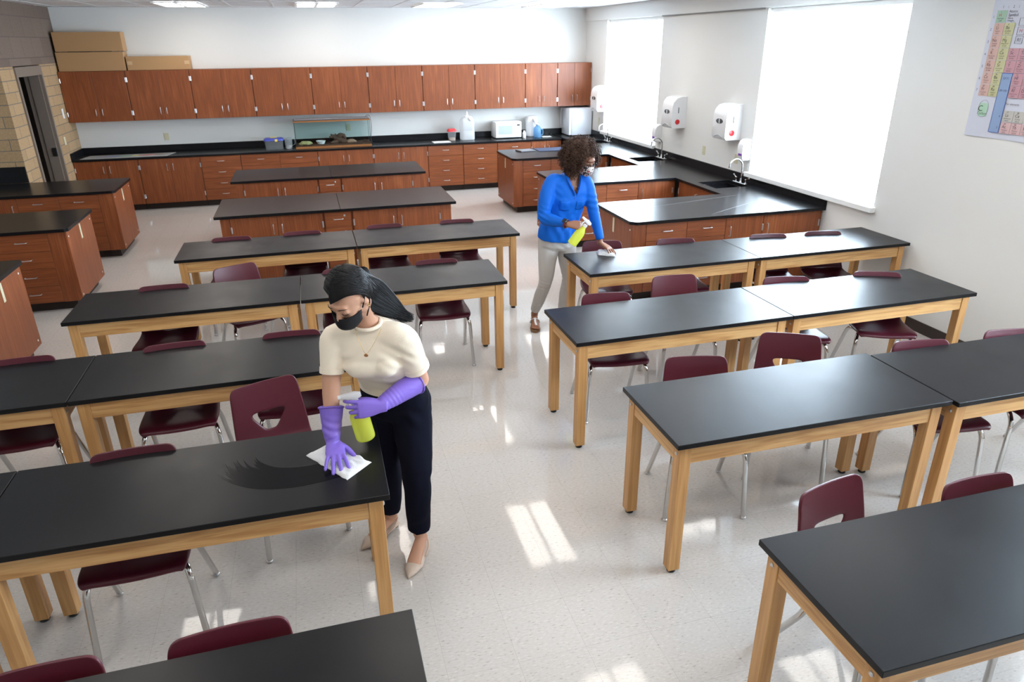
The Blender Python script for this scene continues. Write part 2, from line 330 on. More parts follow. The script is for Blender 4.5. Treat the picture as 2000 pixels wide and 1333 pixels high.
# ceiling lights
def ceiling_light():
    t = thing('ceiling_light', '', 'ceiling light')
    q = nb(); z = -.02
    for a in ((-.30, .30, -.60, -.57), (-.30, .30, .57, .60), (-.30, -.27, -.57, .57), (.27, .30, -.57, .57), (-.02, .02, -.57, .57)): bx(q, a[0], a[1], a[2], a[3], z, -.006)
    obj('frame', q, 'troff', t)
    for sx in (-1, 1):
        q = nb(); x0, x1 = (.03, .26) if sx > 0 else (-.26, -.03); bx(q, x0, x1, -.56, .56, -.016, -.008); obj('lens', q, 'lens', t)
    return t
cl0 = None
CL = {(11.8, -1.5): 'ceiling light over the back counter, leftmost at the top edge', (11.8, .34): 'ceiling light over the back counter, second from left at the top edge', (11.8, 2.13): 'ceiling light over the back counter, third from left at the top edge', (11.8, 3.97): 'ceiling light nearest the window corner, washed out by daylight'}
for cy_ in (11.8, 9.15, 6.5, 3.85, 1.2):
    for cx_ in (-1.5, .34, 2.13, 3.97):
        lb = CL.get((cy_, cx_), 'recessed ceiling light out of sight, mirrored in the floor')
        if cl0 is None: cl0 = ceiling_light(); cl0.location = (cx_, cy_, CZ-.001); cl0['label'] = lb; cl0['group'] = 'recessed ceiling lights'
        else: dup(cl0, (cx_, cy_, CZ-.001), 0, lb)

# ------------------------------------------------------------------ casework
HC, WT = .80, .03                       # cabinet height, worktop thickness
def pull(bm, c, n, along, L=.10, mx=None):
    """arched wire pull at c, standing out along n"""
    c, n, a = V(c), V(n), V(along); tube(bm, smooth_path([c-a*L/2, c-a*L/2+n*.022, c-a*L*.38+n*.03, c+a*L*.38+n*.03, c+a*L/2+n*.022, c+a*L/2], 3), .0042, 8)
def cabinet(name, label, w, depth, cols, loc, rz=0, h=HC, toe=True, group=None, ends=(0, 0), hz=None, handle_low=False, cat='cabinet'):
    """front at y=0 facing -y. cols: (kind, x0, x1, arg)"""
    t = thing(name, label, cat, loc, rz, group); z0 = .10 if toe else 0
    q = nb(); bx(q, .001, w-.001, .021, depth, z0, h-.001); obj('carcass', q, 'cherry', t)
    if toe: q = nb(); bx(q, .002+ends[0], w-.002-ends[1], .09, depth-.002, 0, z0-.001); obj('toe_kick', q, 'kick', t)
    for kind, x0, x1, arg in cols:
        if kind == 'fill': q = nb(); bx(q, x0+.001, x1-.001, .006, .020, z0, h-.004); obj('filler', q, 'cherry', t)
        elif kind == 'door':      # arg = handle side 'l' / 'r'
            if x0 < .0045: x0 = .0045
            if x1 > w-.0045: x1 = w-.0045
            q = nb(); bx(q, x0+.002, x1-.002, 0, .019, z0+.003, h-.006, .0012); d = obj('door', q, 'cherry', t)
            hx = x0+.045 if arg == 'l' else x1-.045; zz = z0+.14 if handle_low else h-.14
            q = nb(); pull(q, (hx, 0, zz), (0, -1, 0), (0, 0, 1)); obj('handle', q, 'steel', d)
            q = nb(); ex = x1-.004 if arg == 'l' else x0+.004
            for zc in (z0+.12, h-.13):
                q = nb(); bx(q, ex-.008, ex+.008, -.007, .004, zc-.035, zc+.035, .003); obj('hinge', q, 'steel', d)
        elif kind == 'draw':      # arg = number (and lock)
            if x0 < .0045: x0 = .0045
            if x1 > w-.0045: x1 = w-.0045
            n = arg[0]; H = h-.006-z0-.003
            for k in range(n):
                a = z0+.003+H*(k/n); c = z0+.003+H*((k+1)/n)
                q = nb(); bx(q, x0+.002, x1-.002, 0, .019, a+.0015, c-.0015, .0012); d = obj('drawer', q, 'cherry_h', t)
                q = nb(); pull(q, ((x0+x1)/2, 0, (a+c)/2+.01), (0, -1, 0), (1, 0, 0)); obj('handle', q, 'steel', d)
                if len(arg) > 1:
                    q = nb(); lathe(q, [(.011, 0), (.011, .006), (.007, .008)], 12, Matrix.Translation((x1-.07, 0, c-.045)) @ Matrix.Rotation(R(90), 4, 'X')); obj('lock', q, 'steel', d)
    return t
def dbl(x0, x1): m = (x0+x1)/2; return [('door', x0, m, 'r'), ('door', m, x1, 'l')]
FY = 12.36       # back counter cabinet faces
BK = [(-3.498, -2.593, 'd', 'back counter double-door cabinet under the colour chart, touching the brick wall'), (-2.593, -1.69, 'd', 'back counter double-door cabinet, second from the brick wall'),
 (-1.69, -1.08, 'r1', 'narrow four-drawer cabinet left of the far centre island, back counter'), (-1.08, .13, 'r2', 'wide two-column drawer cabinet under the blue-lidded box'),
 (.13, 1.04, 'd', 'double-door cabinet under the glass terrarium'), (1.04, 1.965, 'd', 'double-door cabinet just right of the terrarium'),
 (1.965, 2.585, 'r1', 'four-drawer cabinet under the red-lidded tub and papers'), (2.585, 3.205, 'r1', 'four-drawer cabinet under the white water jug'),
 (3.205, 3.83, 'r1', 'four-drawer cabinet under the microwave'), (3.83, 4.40, 'd', 'back counter cabinet under the water distiller')]
for x0, x1, k, lb in BK:
    w_ = x1-x0
    cols = dbl(.002, w_-.002) if k == 'd' else [('draw', .002, w_-.002, (4,))] if k == 'r1' else [('draw', .002, w_/2, (4,)), ('draw', w_/2, w_-.002, (4,))]
    cabinet('base_cabinet', lb, w_, .62, cols, (x0, FY, 0), group='base cabinets along the back wall')
UL = ['leftmost wall cabinet, below the two stacked cardboard boxes', 'wall cabinet below the flat taped cardboard box', 'third wall cabinet from the brick wall', 'fourth wall cabinet from the brick wall, left of the terrarium',
 'wall cabinet straight above the terrarium', 'wall cabinet up and right of the terrarium', 'wall cabinet above the loose papers and red-lidded tub', 'wall cabinet above the microwave', 'narrow wall cabinet above the water distiller', 'narrow wall cabinet above the white fridge']
x = -3.498
for i in range(10):
    w_ = .914 if i < 8 else .60
    if i == 9: w_ = WX-.004-x
    cabinet('wall_cabinet', UL[i], w_, .325, dbl(.002, w_-.002), (x, 12.67, 1.345), h=.735, toe=False, group='wall cabinets along the back wall', handle_low=True); x += w_
# worktops
def chpoly(x0, x1, y0, y1, c=.05, corners=(1, 1, 1, 1)):
    p = []
    def cor(x, y, sx, sy, on, order):
        if not on: p.append((x, y)); return
        a = (x+sx*c, y); b_ = (x, y+sy*c); p.extend([a, b_] if order else [b_, a])
    cor(x0, y0, 1, 1, corners[0], False); cor(x1, y0, -1, 1, corners[1], True); cor(x1, y1, -1, -1, corners[2], False); cor(x0, y1, 1, -1, corners[3], True)
    return p
def bevel_all(bm, off=.003):
    es = [e for e in bm.edges if len(e.link_faces) == 2 and e.calc_face_angle(0) > .5]
    bmesh.ops.bevel(bm, geom=es, offset=off, segments=1, affect='EDGES')
t = thing('worktop', 'long black worktop of the back counter holding terrarium and microwave', 'countertop', (0, 0, HC))
b = nb(); bx(b, LX+.002, 4.40, 12.33, WY-.002, 0, WT, .003); obj('slab', b, 'counter', t)
b = nb(); bx(b, LX+.022, 4.4, WY-.022, WY-.002, WT, WT+.10, .002); bx(b, LX+.002, LX+.0215, 12.33, WY-.002, WT, WT+.10, .002); obj('backsplash', b, 'counter', t)
# window side: wall run plus three peninsulas, one continuous top with sink cut-outs
RXf = 4.42; PEN = [(6.07, 7.02), (8.10, 9.14), (10.26, 11.25)]
SINK = [(7.32, 7.74), (9.42, 9.82), (11.45, 11.85)]
t = thing('worktop', 'black worktop running under the windows with three peninsulas and sinks', 'countertop', (0, 0, HC))
b = nb(); sx0, sx1 = 4.53, 4.95
yy = PEN[0][0]
for (s0, s1) in SINK:
    bx(b, RXf, WX-.002, yy, s0, 0, WT); bx(b, RXf, sx0, s0, s1, 0, WT); bx(b, sx1, WX-.002, s0, s1, 0, WT); yy = s1
bx(b, RXf, WX-.002, yy, WY-.002, 0, WT)
for (a, c) in PEN: prism(b, chpoly(2.89, RXf, a, c, .055, (1, 0, 0, 1)), 0, WT)
obj('slab', b, 'counter', t)
b = nb(); bx(b, WX-.022, WX-.002, PEN[0][0], WY-.024, WT, WT+.10, .002); bx(b, 4.405, WX-.0225, WY-.022, WY-.002, WT, WT+.10, .002); obj('backsplash', b, 'counter', t)
SL = ['black sink in the near end of the window worktop', 'black sink below the second paper towel dispenser', 'black sink nearest the back corner']
FL = ['chrome gooseneck faucet at the sink nearest the camera', 'chrome gooseneck faucet at the sink between near and far, by second towel dispenser', 'chrome gooseneck faucet in the back corner beside the fridge']
fa0 = None
for i, (s0, s1) in enumerate(SINK):
    sk = thing('sink', SL[i], 'sink', (0, 0, HC), 0, 'sinks along the windows')
    q = nb(); d = -.19
    bx(q, sx0+.004, sx0+.012, s0+.004, s1-.004, d, -.004); bx(q, sx1-.012, sx1-.004, s0+.004, s1-.004, d, -.004); bx(q, sx0+.012, sx1-.012, s0+.004, s0+.012, d, -.004); bx(q, sx0+.012, sx1-.012, s1-.012, s1-.004, d, -.004)
    bx(q, sx0+.004, sx1-.004, s0+.004, s1-.004, d-.008, d); obj('basin', q, 'counter', sk)
    q = nb(); lathe(q, [(.03, 0), (.028, .004), (.01, .002)], 16, Matrix.Translation(((sx0+sx1)/2, (s0+s1)/2, d))); obj('drain', q, 'chrome', sk)
    loc = (4.99, (s0+s1)/2, HC+WT)
    if fa0 is None:
        fa0 = thing('faucet', FL[0], 'faucet', loc, 0, 'gooseneck faucets')
        q = nb(); bx(q, -.03, .03, -.13, .13, 0, .012, .005); lathe(q, [(.022, .012), (.016, .03), (.013, .06)], 16); obj('base', q, 'chrome', fa0)
        q = nb(); tube(q, smooth_path([(0, 0, .05), (0, 0, .18), (-.01, 0, .24), (-.06, 0, .285), (-.12, 0, .285), (-.165, 0, .25), (-.175, 0, .20)], 6), .0095, 12); lathe(q, [(.013, .19), (.013, .205)], 12, Matrix.Translation((-.175, 0, 0))); obj('spout', q, 'chrome', fa0)
        for s in (-1, 1):
            q = nb(); lathe(q, [(.016, .012), (.012, .04), (.014, .055), (.006, .062)], 14, Matrix.Translation((0, s*.10, 0))); hb = obj('valve', q, 'chrome', fa0)
            q = nb(); tube(q, [(0, s*.10, .055), (0, s*.135, .068), (0, s*.165, .083)], [.006, .006, .009], 8); obj('lever_handle', q, 'chrome', hb)
    else: dup(fa0, loc, 0, FL[i])
# peninsula cabinets (right): near, middle, far
def end_plate(t, x, y, z, sx):
    q = nb(); bx(q, x-.004 if sx < 0 else x, x if sx < 0 else x+.004, y-.02, y+.02, z-.075, z+.075, .0015); obj('power_strip_plate', q, 'beige', t)
def peninsula(lb, x0, x1, y0, y1, cols, rightside, group):
    """double-sided block: front face cabinets toward -y, finished end panel"""
    w_ = x1-x0; t = cabinet('peninsula_cabinet', lb, w_, y1-y0, cols, (x0, y0, 0), ends=(.06 if rightside else 0, 0 if rightside else .06), group=group)
    q = nb(); dp = y1-y0
    if rightside: bx(q, -.019, 0, .004, dp, .10, HC-.001, .001)
    else: bx(q, w_, w_+.019, .004, dp, .10, HC-.001, .001)
    e = obj('end_panel', q, 'cherry', t)
    xs_ = -.019 if rightside else w_+.019; sg = -1 if rightside else 1
    end_plate(t, xs_, dp*.5, .70, sg)
    q = nb()
    for yy_ in (.05, dp-.06):
        for zz_ in (.15, .74): lathe(q, [(.009, 0), (.009, .002)], 10, Matrix.Translation((xs_, yy_, zz_)) @ Matrix.Rotation(R(90*sg), 4, 'Y'))
    obj('screw_caps', q, 'white_p', e); return t
cw = RXf+.62-2.94
near_cols = [('fill', 0, .13, 0), ('draw', .13, .57, (4,)), ('draw', .57, 1.0, (4,)), ('door', 1.0, 1.43, 'l'), ('door', 1.43, 2.10, 'l')]
peninsula('cherry peninsula cabinet behind the wiping woman in blue, nearest of three', 2.93, WX-.004, 6.10, 6.99, near_cols, True, 'peninsula cabinets on the window side')
far_cols = [('fill', 0, .13, 0), ('draw', .13, .57, (4,)), ('draw', .57, 1.0, (4,)), ('door', 1.0, 1.48, 'l')]
peninsula('middle cherry peninsula cabinet on the window side', 2.93, 4.445, 8.13, 9.11, far_cols, True, 'peninsula cabinets on the window side')
peninsula('cherry peninsula cabinet closest to the back counter and microwave', 2.93, 4.445, 10.29, 11.22, far_cols, True, 'peninsula cabinets on the window side')
for (a, c, lb) in ((7.02, 8.10, 'sink cabinet under the worktop between near and middle peninsulas'), (9.14, 10.26, 'sink cabinet under the worktop between middle and far peninsulas'), (11.25, 12.98, 'sink cabinet under the worktop in the back corner')):
    # faces toward -x
    tt = cabinet('sink_cabinet', lb, c-a-.01, .045, [('door', .03, (c-a)/2, 'r'), ('door', (c-a)/2, c-a-.04, 'l')], (RXf+.035, c-.005, 0), R(-90), group='sink cabinets under the windows')
# left peninsulas
LP = [('a', 9.46, 10.40), ('b', 7.50, 8.44), ('c', 5.50, 6.44)]
LB = {'a': ('black worktop of the left peninsula touching the tan brick wall', 'cherry peninsula cabinet by the doorway, farthest of the left three'), 'b': ('black worktop of the middle left peninsula', 'cherry peninsula cabinet on the left, between its two neighbours'), 'c': ('black worktop cut by the left edge, nearest of the left three', 'cherry peninsula cabinet with only its end panel showing at the left edge')}
for k, a, c in LP:
    xe = -2.31 if k != 'c' else -2.36
    t = thing('worktop', LB[k][0], 'countertop', (0, 0, HC), 0, 'left peninsula worktops')
    b = nb(); prism(b, chpoly(-4.62, xe, a, c, .03, (0, 1, 1, 0)), 0, WT); bevel_all(b); obj('slab', b, 'counter', t)
    if k == 'a': b = nb(); bx(b, -4.62, -3.5, NY-.045, NY-.023, WT+.0005, WT+.20, .002); obj('backsplash', b, 'counter', t)
    w_ = xe-.045+4.60
    cols = [('fill', w_-.15, w_, 0), ('draw', w_-.58, w_-.15, (4,)), ('draw', w_-1.02, w_-.58, (4,)), ('door', w_-1.5, w_-1.02, 'r'), ('door', w_-1.98, w_-1.5, 'l')]
    if k != 'a': cols = [('fill', w_-.15, w_, 0), ('draw', w_-.60, w_-.15, (4,)), ('door', w_-1.06, w_-.60, 'r'), ('door', w_-1.52, w_-1.06, 'l')]
    peninsula(LB[k][1], -4.60, xe-.045, a+.03, c-.03, cols, False, 'left peninsula cabinets')
# centre islands
for nme, y0, y1, lb, lb2 in (('E', 7.57, 8.50, 'black worktop of the nearer free-standing centre island', 'cherry island cabinet directly behind the rear left row of tables'), ('F', 9.62, 10.55, 'black worktop of the farther free-standing centre island', 'cherry island cabinet farther back, in front of the back counter')):
    b = nb(); bx(b, -1.01, .243, y0, y1, 0, WT, .003); bx(b, .245, 1.485, y0, y1, 0, WT, .003)
    t = thing('worktop', lb, 'countertop', (0, 0, HC), 0, 'centre island worktops'); obj('slab', b, 'counter', t)
    X0 = -.96; cols = [('fill', 0, .095, 0), ('door', .095, .555, 'r'), ('door', .555, 1.015, 'l'), ('draw', 1.035, 1.31, (4, 1)), ('door', 1.33, 1.80, 'r'), ('door', 1.80, 2.27, 'l'), ('fill', 2.27, 2.395, 0)]
    cabinet('island_cabinet', lb2, 2.395, .84, cols, (X0, y0+.045, 0), group='centre island cabinets')

# ------------------------------------------------------------------ tables
TL, TD, TZ = 1.518, .612, .762
def make_table():
    t = thing('lab_table', '', 'table')
    q = nb(); bx(q, .001, TL-.001, 0, TD, TZ-.026, TZ, .002); obj('tabletop', q, 'top', t)
    i, s, zt = .028, .060, TZ-.027
    for a in (0, 1):
        for c in (0, 1):
            x0 = i if a == 0 else TL-i-s; y0 = i if c == 0 else TD-i-s
            q = nb(); bx(q, x0, x0+s, y0, y0+s, .022, zt, .002); lg = obj('leg', q, 'oak_v', t)
            q = nb(); lathe(q, [(.012, .010), (.012, .0215)], 10, Matrix.Translation((x0+s/2, y0+s/2, 0))); lathe(q, [(.020, 0), (.022, .004), (.020, .010), (.010, .012)], 16, Matrix.Translation((x0+s/2, y0+s/2, 0))); obj('foot', q, 'black', lg)
            q = nb(); xe = x0 if a == 0 else x0+s; sg = -1 if a == 0 else 1; ye = y0 if c == 0 else y0+s
            lathe(q, [(.009, 0), (.009, .003), (.005, .006)], 12, Matrix.Translation((xe, y0+s/2, zt-.05)) @ Matrix.Rotation(R(90*sg), 4, 'Y'))
            obj('bolt', q, 'steel', lg)
    for y0 in (i+.006, TD-i-.028): q = nb(); bx(q, i+s+.0005, TL-i-s-.0005, y0, y0+.022, zt-.100, zt, .001); obj('apron', q, 'oak', t)
    for x0 in (i+.006, TL-i-.028): q = nb(); bx(q, x0, x0+.022, i+s+.0005, TD-i-s-.0005, zt-.100, zt, .001); obj('apron', q, 'oak_y', t)
    return t
TAB = [ # x, y, rz, label, group
 (-2.889+1.521, 1.155, 0, 'oak-legged black table cut off at the bottom left edge, nearest in the left block'),
 (-2.885, 2.44, -.010, 'black table mostly outside the frame, left neighbour of the table being wiped'),
 (-2.885+1.521, 2.425, -.010, 'black oak table being wiped by the woman in the cream sweater'),
 (-2.860, 3.675, .003, 'left half of the long pair right behind the wiped table, cut by the left edge'),
 (-2.860+1.521, 3.68, .003, 'black table just behind the woman in cream, right half of its pair'),
 (-1.702, 4.935, -.006, 'left half of the third table pair in the left block, seam near the woman\'s head'),
 (-1.702+1.521, 4.926, -.006, 'right half of the third pair in the left block, behind the black-haired head'),
 (-1.206, 6.273, 0, 'left half of the rearmost pair in the left block, in front of the island'),
 (-1.206+1.521, 6.273, 0, 'right half of the rearmost pair in the left block, by the aisle'),
 (1.990, 4.875, .003, 'black table being wiped by the woman in the blue shirt'),
 (1.990+1.521, 4.88, .003, 'rearmost table touching the window wall, white glint of light painted on top'),
 (1.412, 3.632, .008, 'table in the second row from the back of the window-side block, at the aisle'),
 (1.412+1.521, 3.645, .008, 'strongly window-lit table of the middle window-side row, ending near the wall base'),
 (1.437, 2.410, -.004, 'large aisle table of the window-side block, third row, all four oak legs showing'),
 (1.437+1.524, 2.375, -.002, 'dark table cut by the right edge in the third window-side row'),
 (1.410, 1.140, 0, 'big black table filling the bottom right corner')]
t0 = make_table()
for i, (x, y, rz, lb) in enumerate(TAB):
    if i == 0: t0.location = (x, y, 0); t0['label'] = lb; t0['group'] = 'black-topped oak lab tables'
    else:
        tt = dup(t0, (x, y, 0), rz, lb)
        if i == 2: wiped = tt
# ------------------------------------------------------------------ chairs
def make_chair():
    t = thing('school_chair', '', 'chair')
    def shell(prof, widths, hole=None, dish=.012):
        q = nb(); rows = []; fr = [-1, -.93, -.78, -.62, -.42, -.14, .14, .42, .62, .78, .93, 1]
        for i, ((y, z), w_) in enumerate(zip(prof, widths)):
            row = []; f = fr
            if hole:
                h_ = hole[i]/w_; f = [-1, -.92, -.78, -.5-h_*.25, -h_, -h_*.33, h_*.33, h_, .5+h_*.25, .78, .92, 1] if h_ > 0 else [-1, -.92, -.78, -.6, -.4, -.13, .13, .4, .6, .78, .92, 1]
            for u in f:
                n = V((0, -1, 0)) if hole else V((0, 0, 1))
                p = V((u*w_, y, z)); e = abs(u)**3
                if hole: p += V((0, -.022*u*u, 0))
                else: p += V((0, 0, dish*(u*u)-.010*max(0, abs(u)-.9)*10))
                row.append(q.verts.new(p))
            rows.append(row)
        for i in range(len(rows)-1):
            for k in range(len(fr)-1):
                if hole and hole[i] > 0 and hole[i+1] > 0 and 4 <= k <= 6 and hole[i] > .001: continue
                q.faces.new((rows[i][k], rows[i][k+1], rows[i+1][k+1], rows[i+1][k]))
        return q
    sp = [(-.222, .425), (-.220, .438), (-.205, .450), (-.16, .451), (-.08, .444), (.0, .438), (.07, .438), (.12, .446), (.15, .463)]
    sw = [.185, .195, .205, .210, .212, .210, .206, .202, .199]
    q = shell(sp, sw); s = obj('seat', q, 'maroon', t, 180)
    bp = [(.1505, .4635), (.168, .482), (.177, .505), (.183, .535), (.192, .58), (.201, .635), (.208, .67), (.217, .715), (.223, .745), (.228, .768), (.231, .782), (.233, .790), (.234, .794)]
    bw = [.199, .198, .197, .196, .193, .189, .186, .182, .180, .175, .167, .155, .135]
    hl = [0, 0, 0, .030, .052, .082, 0, 0, 0, 0, 0, 0, 0]
    # hole rows: mark as open between rows with positive half-width
    q = nb(); rows = []
    hw = [.026, .027, .028, .027, .060, .100, .07, .06, .06, .06, .055, .05, .045]
    for (y, z), w_, h_ in zip(bp, bw, hw):
        f = [-w_, -w_*.95, -(w_*.6+h_*.35), -(w_*.3+h_*.65), -h_, -h_*.4, h_*.4, h_, w_*.3+h_*.65, w_*.6+h_*.35, w_*.95, w_]
        rows.append([q.verts.new((xx, y-.020*(xx/.2)**2, z)) for xx in f])
    for i in range(len(rows)-1):
        for k in range(11):
            if 3 <= i <= 4 and 4 <= k <= 6: continue
            q.faces.new((rows[i][k], rows[i][k+1], rows[i+1][k+1], rows[i+1][k]))
    bk = obj('backrest', q, 'maroon', t, 180)
    for o in (s, bk):
        m = o.modifiers.new('thick', 'SOLIDIFY'); m.thickness = .013; m.offset = 0
        m = o.modifiers.new('sub', 'SUBSURF'); m.levels = 1; m.render_levels = 2
    for sx in (-1, 1):
        q = nb(); tube(q, smooth_path([(sx*.13, -.02, .415), (sx*.16, -.09, .415), (sx*.185, -.145, .40), (sx*.196, -.172, .365), (sx*.202, -.18, .30), (sx*.217, -.20, .014)], 5), .0138, 12); lg = obj('leg', q, 'chrome', t)
        q = nb(); lathe(q, [(.012, 0), (.016, .003), (.016, .010), (.013, .014)], 14, Matrix.Translation((sx*.2175, -.2005, 0))); obj('foot', q, 'steel', lg)
        q = nb(); tube(q, smooth_path([(sx*.12, -.05, .410), (sx*.16, .0, .410), (sx*.185, .05, .395), (sx*.197, .085, .34), (sx*.203, .11, .28), (sx*.217, .255, .014)], 5), .0138, 12); lg = obj('leg', q, 'chrome', t)
        q = nb(); lathe(q, [(.012, 0), (.016, .003), (.016, .010), (.013, .014)], 14, Matrix.Translation((sx*.2175, .2555, 0))); obj('foot', q, 'steel', lg)
    q = nb(); tube(q, [(-.13, -.02, .415), (.13, -.02, .415)], .0115, 10); tube(q, [(-.12, -.05, .410), (.12, -.05, .410)], .0115, 10); obj('under_frame', q, 'steel', t)
    for sx in (-1, 1):
        pass
    return t
CHR = [
 (-.787, 6.62, 0, 'leftmost of the four maroon chairs behind the rearmost left tables'), (-.154, 6.64, 0, 'second from left of the four maroon chairs behind the rearmost left tables'),
 (.626, 6.68, 0, 'third from left of the four maroon chairs behind the rearmost left tables'), (1.33, 6.66, -4, 'rightmost of the four maroon chairs behind the rearmost left tables, by the aisle'),
 (-.60, 5.66, 24, 'maroon chair pulled back and turned, its whole backrest above the left third row'), (-1.157, 5.27, 0, 'maroon chair tucked under the left end of the third table row'),
 (.159, 5.30, 0, 'maroon chair tucked in just behind the black-haired woman\'s head'), (.89, 5.32, -3, 'maroon chair at the aisle end of the third left row, chrome leg clear'),
 (-1.718, 4.07, 2, 'maroon chair under the leftmost visible table of the second row, at the left edge'), (-.898, 4.05, 3, 'maroon chair tucked under the table behind the wiped one, left of the pair'),
 (-.248, 4.04, -3, 'maroon chair half hidden behind the cream-sweater woman\'s arm'),
 (-.895, 2.81, 2, 'maroon chair tucked under the table being wiped by the woman in cream'), (-.30, 3.36, 20.6, 'maroon chair pulled out beside the purple gloves, triangular backrest hole showing'),
 (-.393, 1.59, 3, 'maroon chair back poking up over the bottom left table, right of two'), (-.924, 1.585, 3, 'maroon chair back barely in frame at the bottom left corner'),
 (2.37, 5.45, -12, 'maroon chair beside the blue-shirt woman\'s wiping hand'), (3.03, 5.33, -12, 'maroon chair second from the aisle in the rearmost window-side row'),
 (3.90, 5.21, -12, 'maroon chair third from the aisle in the rearmost window-side row'), (4.44, 5.15, -12, 'maroon chair nearest the window wall in the rearmost window-side row'),
 (1.87, 4.13, -8, 'maroon chair at the aisle end of the middle window-side row'), (2.53, 4.36, -6, 'maroon chair standing tall behind the middle window-side row, second from the aisle'),
 (3.28, 4.08, -14, 'maroon chair third from the aisle in the middle window-side row'), (3.97, 3.99, -24, 'maroon chair under the brightly grained table near the dark wall base'),
 (1.91, 2.98, -14, 'maroon chair tucked under the aisle table of the third window-side row'), (2.57, 3.13, -28, 'maroon chair pulled out showing its backrest hole, third window-side row'),
 (3.30, 2.80, -10, 'maroon chair under the dark right-edge table, left of two'), (3.95, 2.78, -10, 'maroon chair at the far right edge behind the dark table'),
 (1.90, 1.72, 11, 'maroon chair with upright back behind the bottom right table, left of two'), (2.45, 1.58, 0, 'maroon chair behind the bottom right table, right of two')]
c0 = make_chair()
for i, (x, y, rz, lb) in enumerate(CHR):
    if i == 0: c0.location = (x, y, 0); c0.rotation_euler = (0, 0, R(rz)); c0['label'] = lb; c0['group'] = 'maroon school chairs'
    else: dup(c0, (x, y, 0), R(rz), lb)
#PART2
# ------------------------------------------------------------------ wall fittings
def towel_dispenser():
    t = thing('paper_towel_dispenser', '', 'dispenser')
    D, W_, H = .215, .30, .41       # origin at wall, near bottom corner; body toward -x, +y
    q = nb(); prof = [(0, 0), (-.19, .0), (-.215, .03), (-.212, .28), (-.195, .345), (-.15, .395), (-.08, .413), (0, .415)]
    a = [q.verts.new((x, 0, z)) for x, z in prof]; b_ = [q.verts.new((x, W_, z)) for x, z in prof]; n = len(prof)
    q.faces.new(a); q.faces.new(b_[::-1])
    for i in range(n): q.faces.new((a[i], b_[i], b_[(i+1) % n], a[(i+1) % n]))
    bevel_all(q, .008); obj('housing', q, 'white_p', t, 50)
    q = nb(); prism(q, [(.075*math.cos(k*math.pi/8), .030*math.sin(k*math.pi/8)) for k in range(16)], 0, .004, Matrix.Translation((-.214, W_*.5, .215)) @ Matrix.Rotation(R(-90), 4, 'Y') @ Matrix.Rotation(R(90), 4, 'Z')); obj('viewing_window', q, 'smoke', t)
    q = nb(); bx(q, -.2195, -.218, W_*.5-.008, W_*.5+.008, .188, .242); obj('divider', q, 'white_p', t)
    q = nb(); lathe(q, [(.034, 0), (.034, .004), (.028, .006)], 24, Matrix.Translation((-.125, -.0015, .085)) @ Matrix.Rotation(R(90), 4, 'X')); obj('side_button', q, 'red', t)
    q = nb(); bx(q, -.122, -.112, -.002, .001, .20, .275, .001); obj('gauge_slot', q, 'smoke', t)
    q = nb(); tube(q, smooth_path([(-.217, .06, .03), (-.219, W_/2, .055), (-.217, W_-.06, .03)], 5), .006, 8); obj('tear_bar', q, 'greyp', t); return t
M['smoke'] = mat('smoky_plastic', (.06, .06, .065), .15); M['greyp'] = mat('grey_plastic', (.45, .45, .46), .4); M['purple_mark'] = mat('purple_mark', (.20, .05, .38), .4)
d0 = towel_dispenser()
for i, (y, lb) in enumerate(((7.77, 'white paper towel dispenser closest to the large window'), (9.14, 'white paper towel dispenser between the two windows, next to the far window'), (11.86, 'white paper towel dispenser in front of the far window, by the wall cabinets'))):
    if i == 0: d0.location = (WX-.001, y, 1.305); d0['label'] = lb; d0['group'] = 'paper towel dispensers'
    else: dup(d0, (WX-.001, y, 1.305), 0, lb)
def soap():
    t = thing('soap_dispenser', '', 'dispenser'); q = nb()
    prof = [(0, 0), (-.085, 0), (-.10, .02), (-.108, .10), (-.105, .17), (-.085, .215), (-.05, .238), (0, .24)]
    a = [q.verts.new((x, 0, z)) for x, z in prof]; b_ = [q.verts.new((x, .11, z)) for x, z in prof]; n = len(prof); q.faces.new(a); q.faces.new(b_[::-1])
    for i in range(n): q.faces.new((a[i], b_[i], b_[(i+1) % n], a[(i+1) % n]))
    bevel_all(q, .007); obj('housing', q, 'white_p', t, 50)
    q = nb(); bx(q, -.108, -.098, .02, .09, .048, .075, .003); obj('push_label', q, 'purple_mark', t)
    q = nb(); bx(q, -.075, -.045, .04, .07, -.012, .001, .003); obj('nozzle', q, 'greyp', t); return t
s0 = soap(); s0.location = (WX-.001, 7.52, 1.10); s0['label'] = 'small white soap dispenser beside the large window frame'; s0['group'] = 'soap dispensers'
dup(s0, (WX-.001, 9.82, 1.04), 0, 'small white soap dispenser at the far window, under a towel dispenser')
def plate(loc, rz, label, w_=.072, h_=.115, m='beige', kind='outlet'):
    t = thing('wall_outlet' if kind == 'outlet' else 'wall_switch', label, kind, loc, rz, 'wall plates')
    q = nb(); bx(q, -w_/2, w_/2, -.006, -.0005, -h_/2, h_/2, .002); obj('cover_plate', q, m, t)
    for s in (-1, 1):
        q = nb(); bx(q, -.016, .016, -.0085, -.006, s*.024-.013, s*.024+.013, .002); obj('socket' if kind == 'outlet' else 'toggle', q, m, t)
plate((-2.22, WY, 1.055), 0, 'ivory outlet above the colour chart, under the second wall cabinet'); plate((.70, WY, 1.09), 0, 'ivory outlet seen through the terrarium glass'); plate((4.06, WY, 1.11), 0, 'ivory outlet behind the white water distiller')
plate((LX, 12.26, 1.13), R(90), 'ivory plate on the tan block wall right of the doorway, lower of two'); plate((LX, 12.49, 1.50), R(90), 'white thermostat plate on the block wall beside the first wall cabinet', m='white_p', kind='switch', h_=.14)
